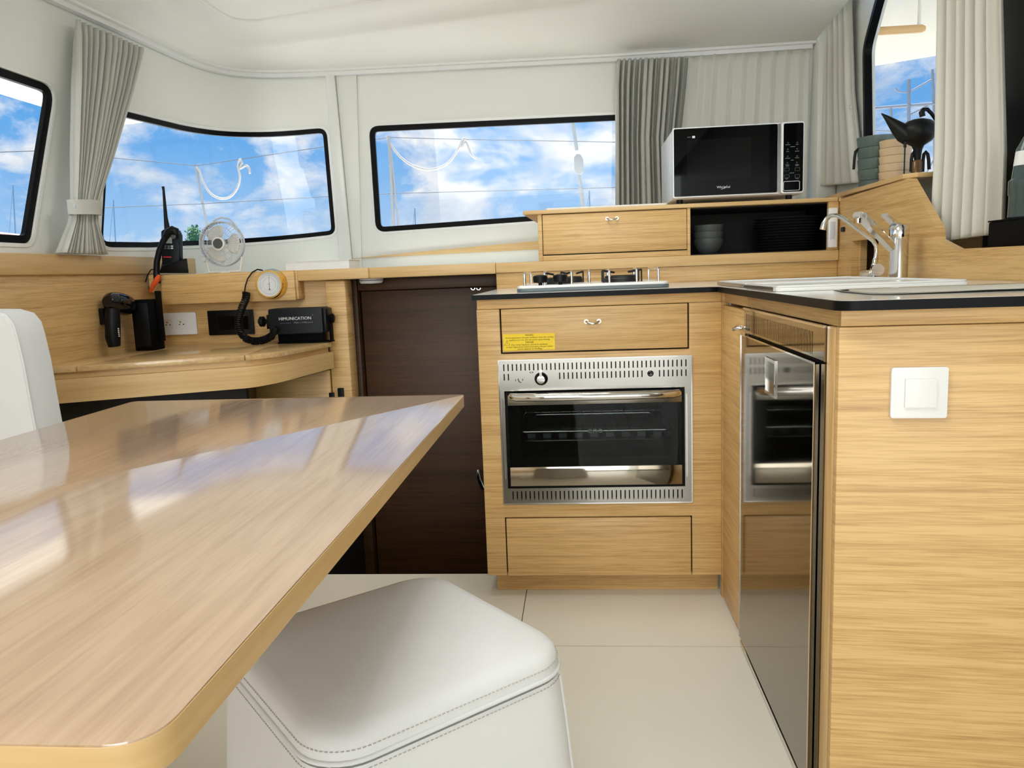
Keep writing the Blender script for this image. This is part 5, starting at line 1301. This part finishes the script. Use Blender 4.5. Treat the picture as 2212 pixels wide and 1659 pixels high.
# ================================================================== OUTSIDE
OY = 5.6
def O(x, y, Y=OY): return pY(x, y, Y)
def wire(name, pts, r, mat, label, cat, grp=None):
    return tag(obj(name, MB().tube(pts, r, 6), mat, smooth=True), label, cat, grp)
wire('guard_wire', [O(210, 338, 5.2), O(425, 358), O(560, 338), O(720, 314), O(842, 297), O(1000, 301), O(1330, 307), O(1500, 310)], .0026, 'wire', 'upper guard wire stretched across outside the front windows', 'wire')
wire('guard_wire', [O(150, 452, 5.2), O(442, 440), O(720, 424), O(850, 418), O(1330, 405), O(1500, 400)], .0026, 'wire', 'lower guard wire stretched across outside the front windows', 'wire')
wire('guard_wire', [pX(-60, 331, -2.6), pX(130, 324, -2.6)], .0022, 'wire', 'thin guard wire seen through the slanting side window', 'wire')
wire('stanchion', [O(422, 355), O(436, 430), O(450, 500), Vector((O(456, 560).x, OY, .861))], .009, 'rig_grey', 'white stanchion outside the curved window behind the fan', 'stanchion')
st2 = thing('stanchion', 'white double stanchion outside the front window near its corner', 'stanchion', O(850, 520))
obj('post', MB().tube([O(840, 294), O(846, 400), Vector((O(851, 560).x, OY, .861))], .012, 8), 'rig_grey', st2, smooth=True)
obj('brace', MB().tube([O(841, 300), O(852, 400), Vector((O(870, 560).x, OY, .861))], .007, 8), 'rig_grey', st2, smooth=True)
def rope(pts, label, r=.012):
    kk = [Vector(p) for p in pts]; out = []
    for i in range(len(kk) - 1):
        p0, p1, p2, p3 = kk[max(i - 1, 0)], kk[i], kk[i + 1], kk[min(i + 2, len(kk) - 1)]
        for j in range(6):
            u = j / 6; out.append(.5 * ((2 * p1) + (p2 - p0) * u + (2 * p0 - 5 * p1 + 4 * p2 - p3) * u * u + (3 * p1 - p0 - 3 * p2 + p3) * u ** 3))
    out.append(kk[-1])
    o = tag(obj('rope', MB().tube(out, r, 8), 'rope_white', smooth=True), label, 'rope', 'ropes tied to the guard wire')
    return o
rope([O(424, 360), O(432, 372), O(438, 392), O(452, 415), O(470, 427), O(490, 428), O(505, 418), O(515, 400), O(518, 380), O(514, 358), O(518, 345), O(523, 352), O(518, 364), O(530, 358), O(537, 362), O(540, 375)], 'white rope looped on the guard wire outside the curved window', .009)
rope([O(836, 296), O(848, 318), O(866, 340), O(890, 357), O(920, 366), O(950, 362), O(972, 348), O(990, 322), O(998, 304), O(1004, 300), O(998, 318), O(1006, 308), O(1013, 322), O(1018, 334), O(1029, 343)], 'white rope hanging from the guard wire outside the front window', .009)
tk = thing('shroud_turnbuckle', 'pale steel shroud with its turnbuckle outside the front window', 'rigging', O(1256, 500))
obj('shroud', MB().tube([O(1236, 200), O(1237, 262), O(1246, 325)], .012, 8), 'rig_grey', tk, smooth=True)
obj('toggle', MB().slab([(O(x, y).x, O(x, y).z) for x, y in ((1240, 340), (1246, 333), (1254, 334), (1260, 345), (1260, 372), (1254, 378), (1246, 376), (1241, 368))], [], -.012, .012, XZ(OY)), 'rig_grey', tk, bev=.002)
obj('screw', MB().tube([O(1250, 376), O(1252, 392), O(1254, 405)], [.010, .014, .010], 8).tube([O(1254, 405), O(1257, 425), Vector((O(1268, 560).x, OY, .861))], [.016, .014, .012], 8), 'rig_grey', tk, smooth=True)
# masts and a tree far off
for i, (x, y0, y1, Y, lab) in enumerate(((245, 432, 540, 60, 'thin far mast near the tied curtain in the curved window'), (28, 400, 540, 60, 'thin far mast in the slanting side window'), (896, 450, 520, 70, 'tiny far mast low in the front window'), (1273, 412, 470, 70, 'tiny far mast beside the turnbuckle'))):
    m_ = thing('mast', lab, 'mast', O(x, y1, Y), 'far masts')
    obj('pole', MB().tube([O(x, y0, Y), Vector((O(x + 4, y1 + 60, Y).x, Y, -1.0))], .05, 6), 'mast_grey', m_)
    obj('stay', MB().tube([O(x, y0 + 4, Y), O(x - 16, y1 + 60, Y)], .018, 5), 'mast_grey', m_)
tr2 = thing('tree', 'small far green tree beside the handheld radio in the window', 'tree', O(418, 545, 60))
obj('trunk', MB().tube([Vector((O(418, 560, 60).x, 60, -1.0)), O(418, 500, 60)], .18, 6), 'foliage', tr2)
rnd = random.Random(4); fm = MB(); fcn = O(420, 508, 60)
for i in range(420):
    a, b, r = rnd.uniform(0, 2 * PI), rnd.gauss(0, .5), rnd.uniform(.1, .7)
    p = fcn + Vector((math.cos(a) * r * .9, math.sin(a) * r, rnd.uniform(-1.0, .75) * (1.2 - r)))
    d1 = Vector((rnd.uniform(-1, 1), rnd.uniform(-1, 1), rnd.uniform(-1, 1))).normalized() * .14; d2 = d1.orthogonal().normalized() * .1
    fm.add([p, p + d1, p + d1 + d2, p + d2], ((0, 1, 2, 3),))
o = obj('crown', fm, 'foliage', tr2); o['kind'] = 'stuff'
# eave of the coachroof above the side deck, red-white line on the side deck
struct(obj('roof_eave', MB().slab([(-2.35, 1.785), (-1.86, 1.81), (-1.86, 1.87), (-2.35, 1.85)], [], -1.0, 3.9, lambda a, b, w: Vector((a, w, b))), 'outside_white'))
wire('deck_line', [pX(-60, 505, -3.2), pX(0, 509, -3.2), pX(70, 516, -3.2)], .02, 'pink_line', 'faded pink rope along the deck in the side window', 'rope')
# cockpit roof, grab bar and rails seen through the tall window
struct(obj('cockpit_roof', MB().slab([(1.26, 1.4), (2.5, 1.4), (2.5, 4.80), (2.19, 4.98), (1.80, 5.2), (1.26, 5.5)], [], 0, .2, XY(2.15)), 'cockpit_lining'))
gb = thing('grab_bar', 'pale wooden grab bar under the white cockpit roof', 'bar', pY(1930, 66, 3.75))
obj('bar', MB().tube([pY(1852, 70, 3.75), pY(1990, 62, 3.75), pY(1998, 62, 3.75)], [.018, .018, .011], 12), 'teak_pale', gb, smooth=True)
bq = pY(1985, 62, 3.75)
obj('bracket', MB().tube([bq, Vector((bq.x, bq.y, 2.15))], .008, 8), 'outside_white', gb)
RYY = 5.6
def Q(x, y): return pY(x, y, RYY)
rl_ = thing('guard_rail', 'thin white guard rail with posts seen behind the teapot', 'rail', Q(1960, 420))
for pts, r_ in (([(1840, 237), (2040, 223)], .011), ([(1840, 280), (1935, 284)], .006), ([(1963, 172), (1963, 262), (1964, 596)], .011), ([(2014, 150), (2018, 260), (2020, 596)], .009), ([(1924, 232), (1928, 300), (1930, 596)], .009),
                ([(1932, 190), (1940, 198), (1962, 200), (2012, 172)], .006), ([(1966, 248), (2012, 225)], .005), ([(2002, 372), (2030, 320)], .005)):
    obj('rail_tube', MB().tube([Q(x, y) for x, y in pts], r_, 8), 'rail_white', rl_, smooth=True)
struct(obj('foredeck', MB().slab([(-3.6, 4.05), (3.8, 4.05), (3.8, 8.4), (-3.6, 8.4)], [], 0, .06, XY(.80)), 'outside_white'))
struct(obj('side_deck', MB().slab([(-3.6, -2.0), (-1.9, -2.0), (-1.9, 4.04), (-3.6, 4.04)], [], 0, .06, XY(.80)), 'outside_white'))
struct(obj('side_deck', MB().slab([(1.3, -2.0), (3.8, -2.0), (3.8, 4.04), (1.3, 4.04)], [], 0, .06, XY(.80)), 'outside_white'))
struct(obj('cockpit_floor', MB().slab([(-2.4, -8.0), (2.4, -8.0), (2.4, -3.3), (-2.4, -3.3)], [], 0, .05, XY(.05)), 'outside_white'))
sea_ = struct(obj('sea', MB().slab([(-90, 12), (90, 12), (90, 120), (-90, 120)], [], 0, .05, XY(-1.05)), 'sea_water'))
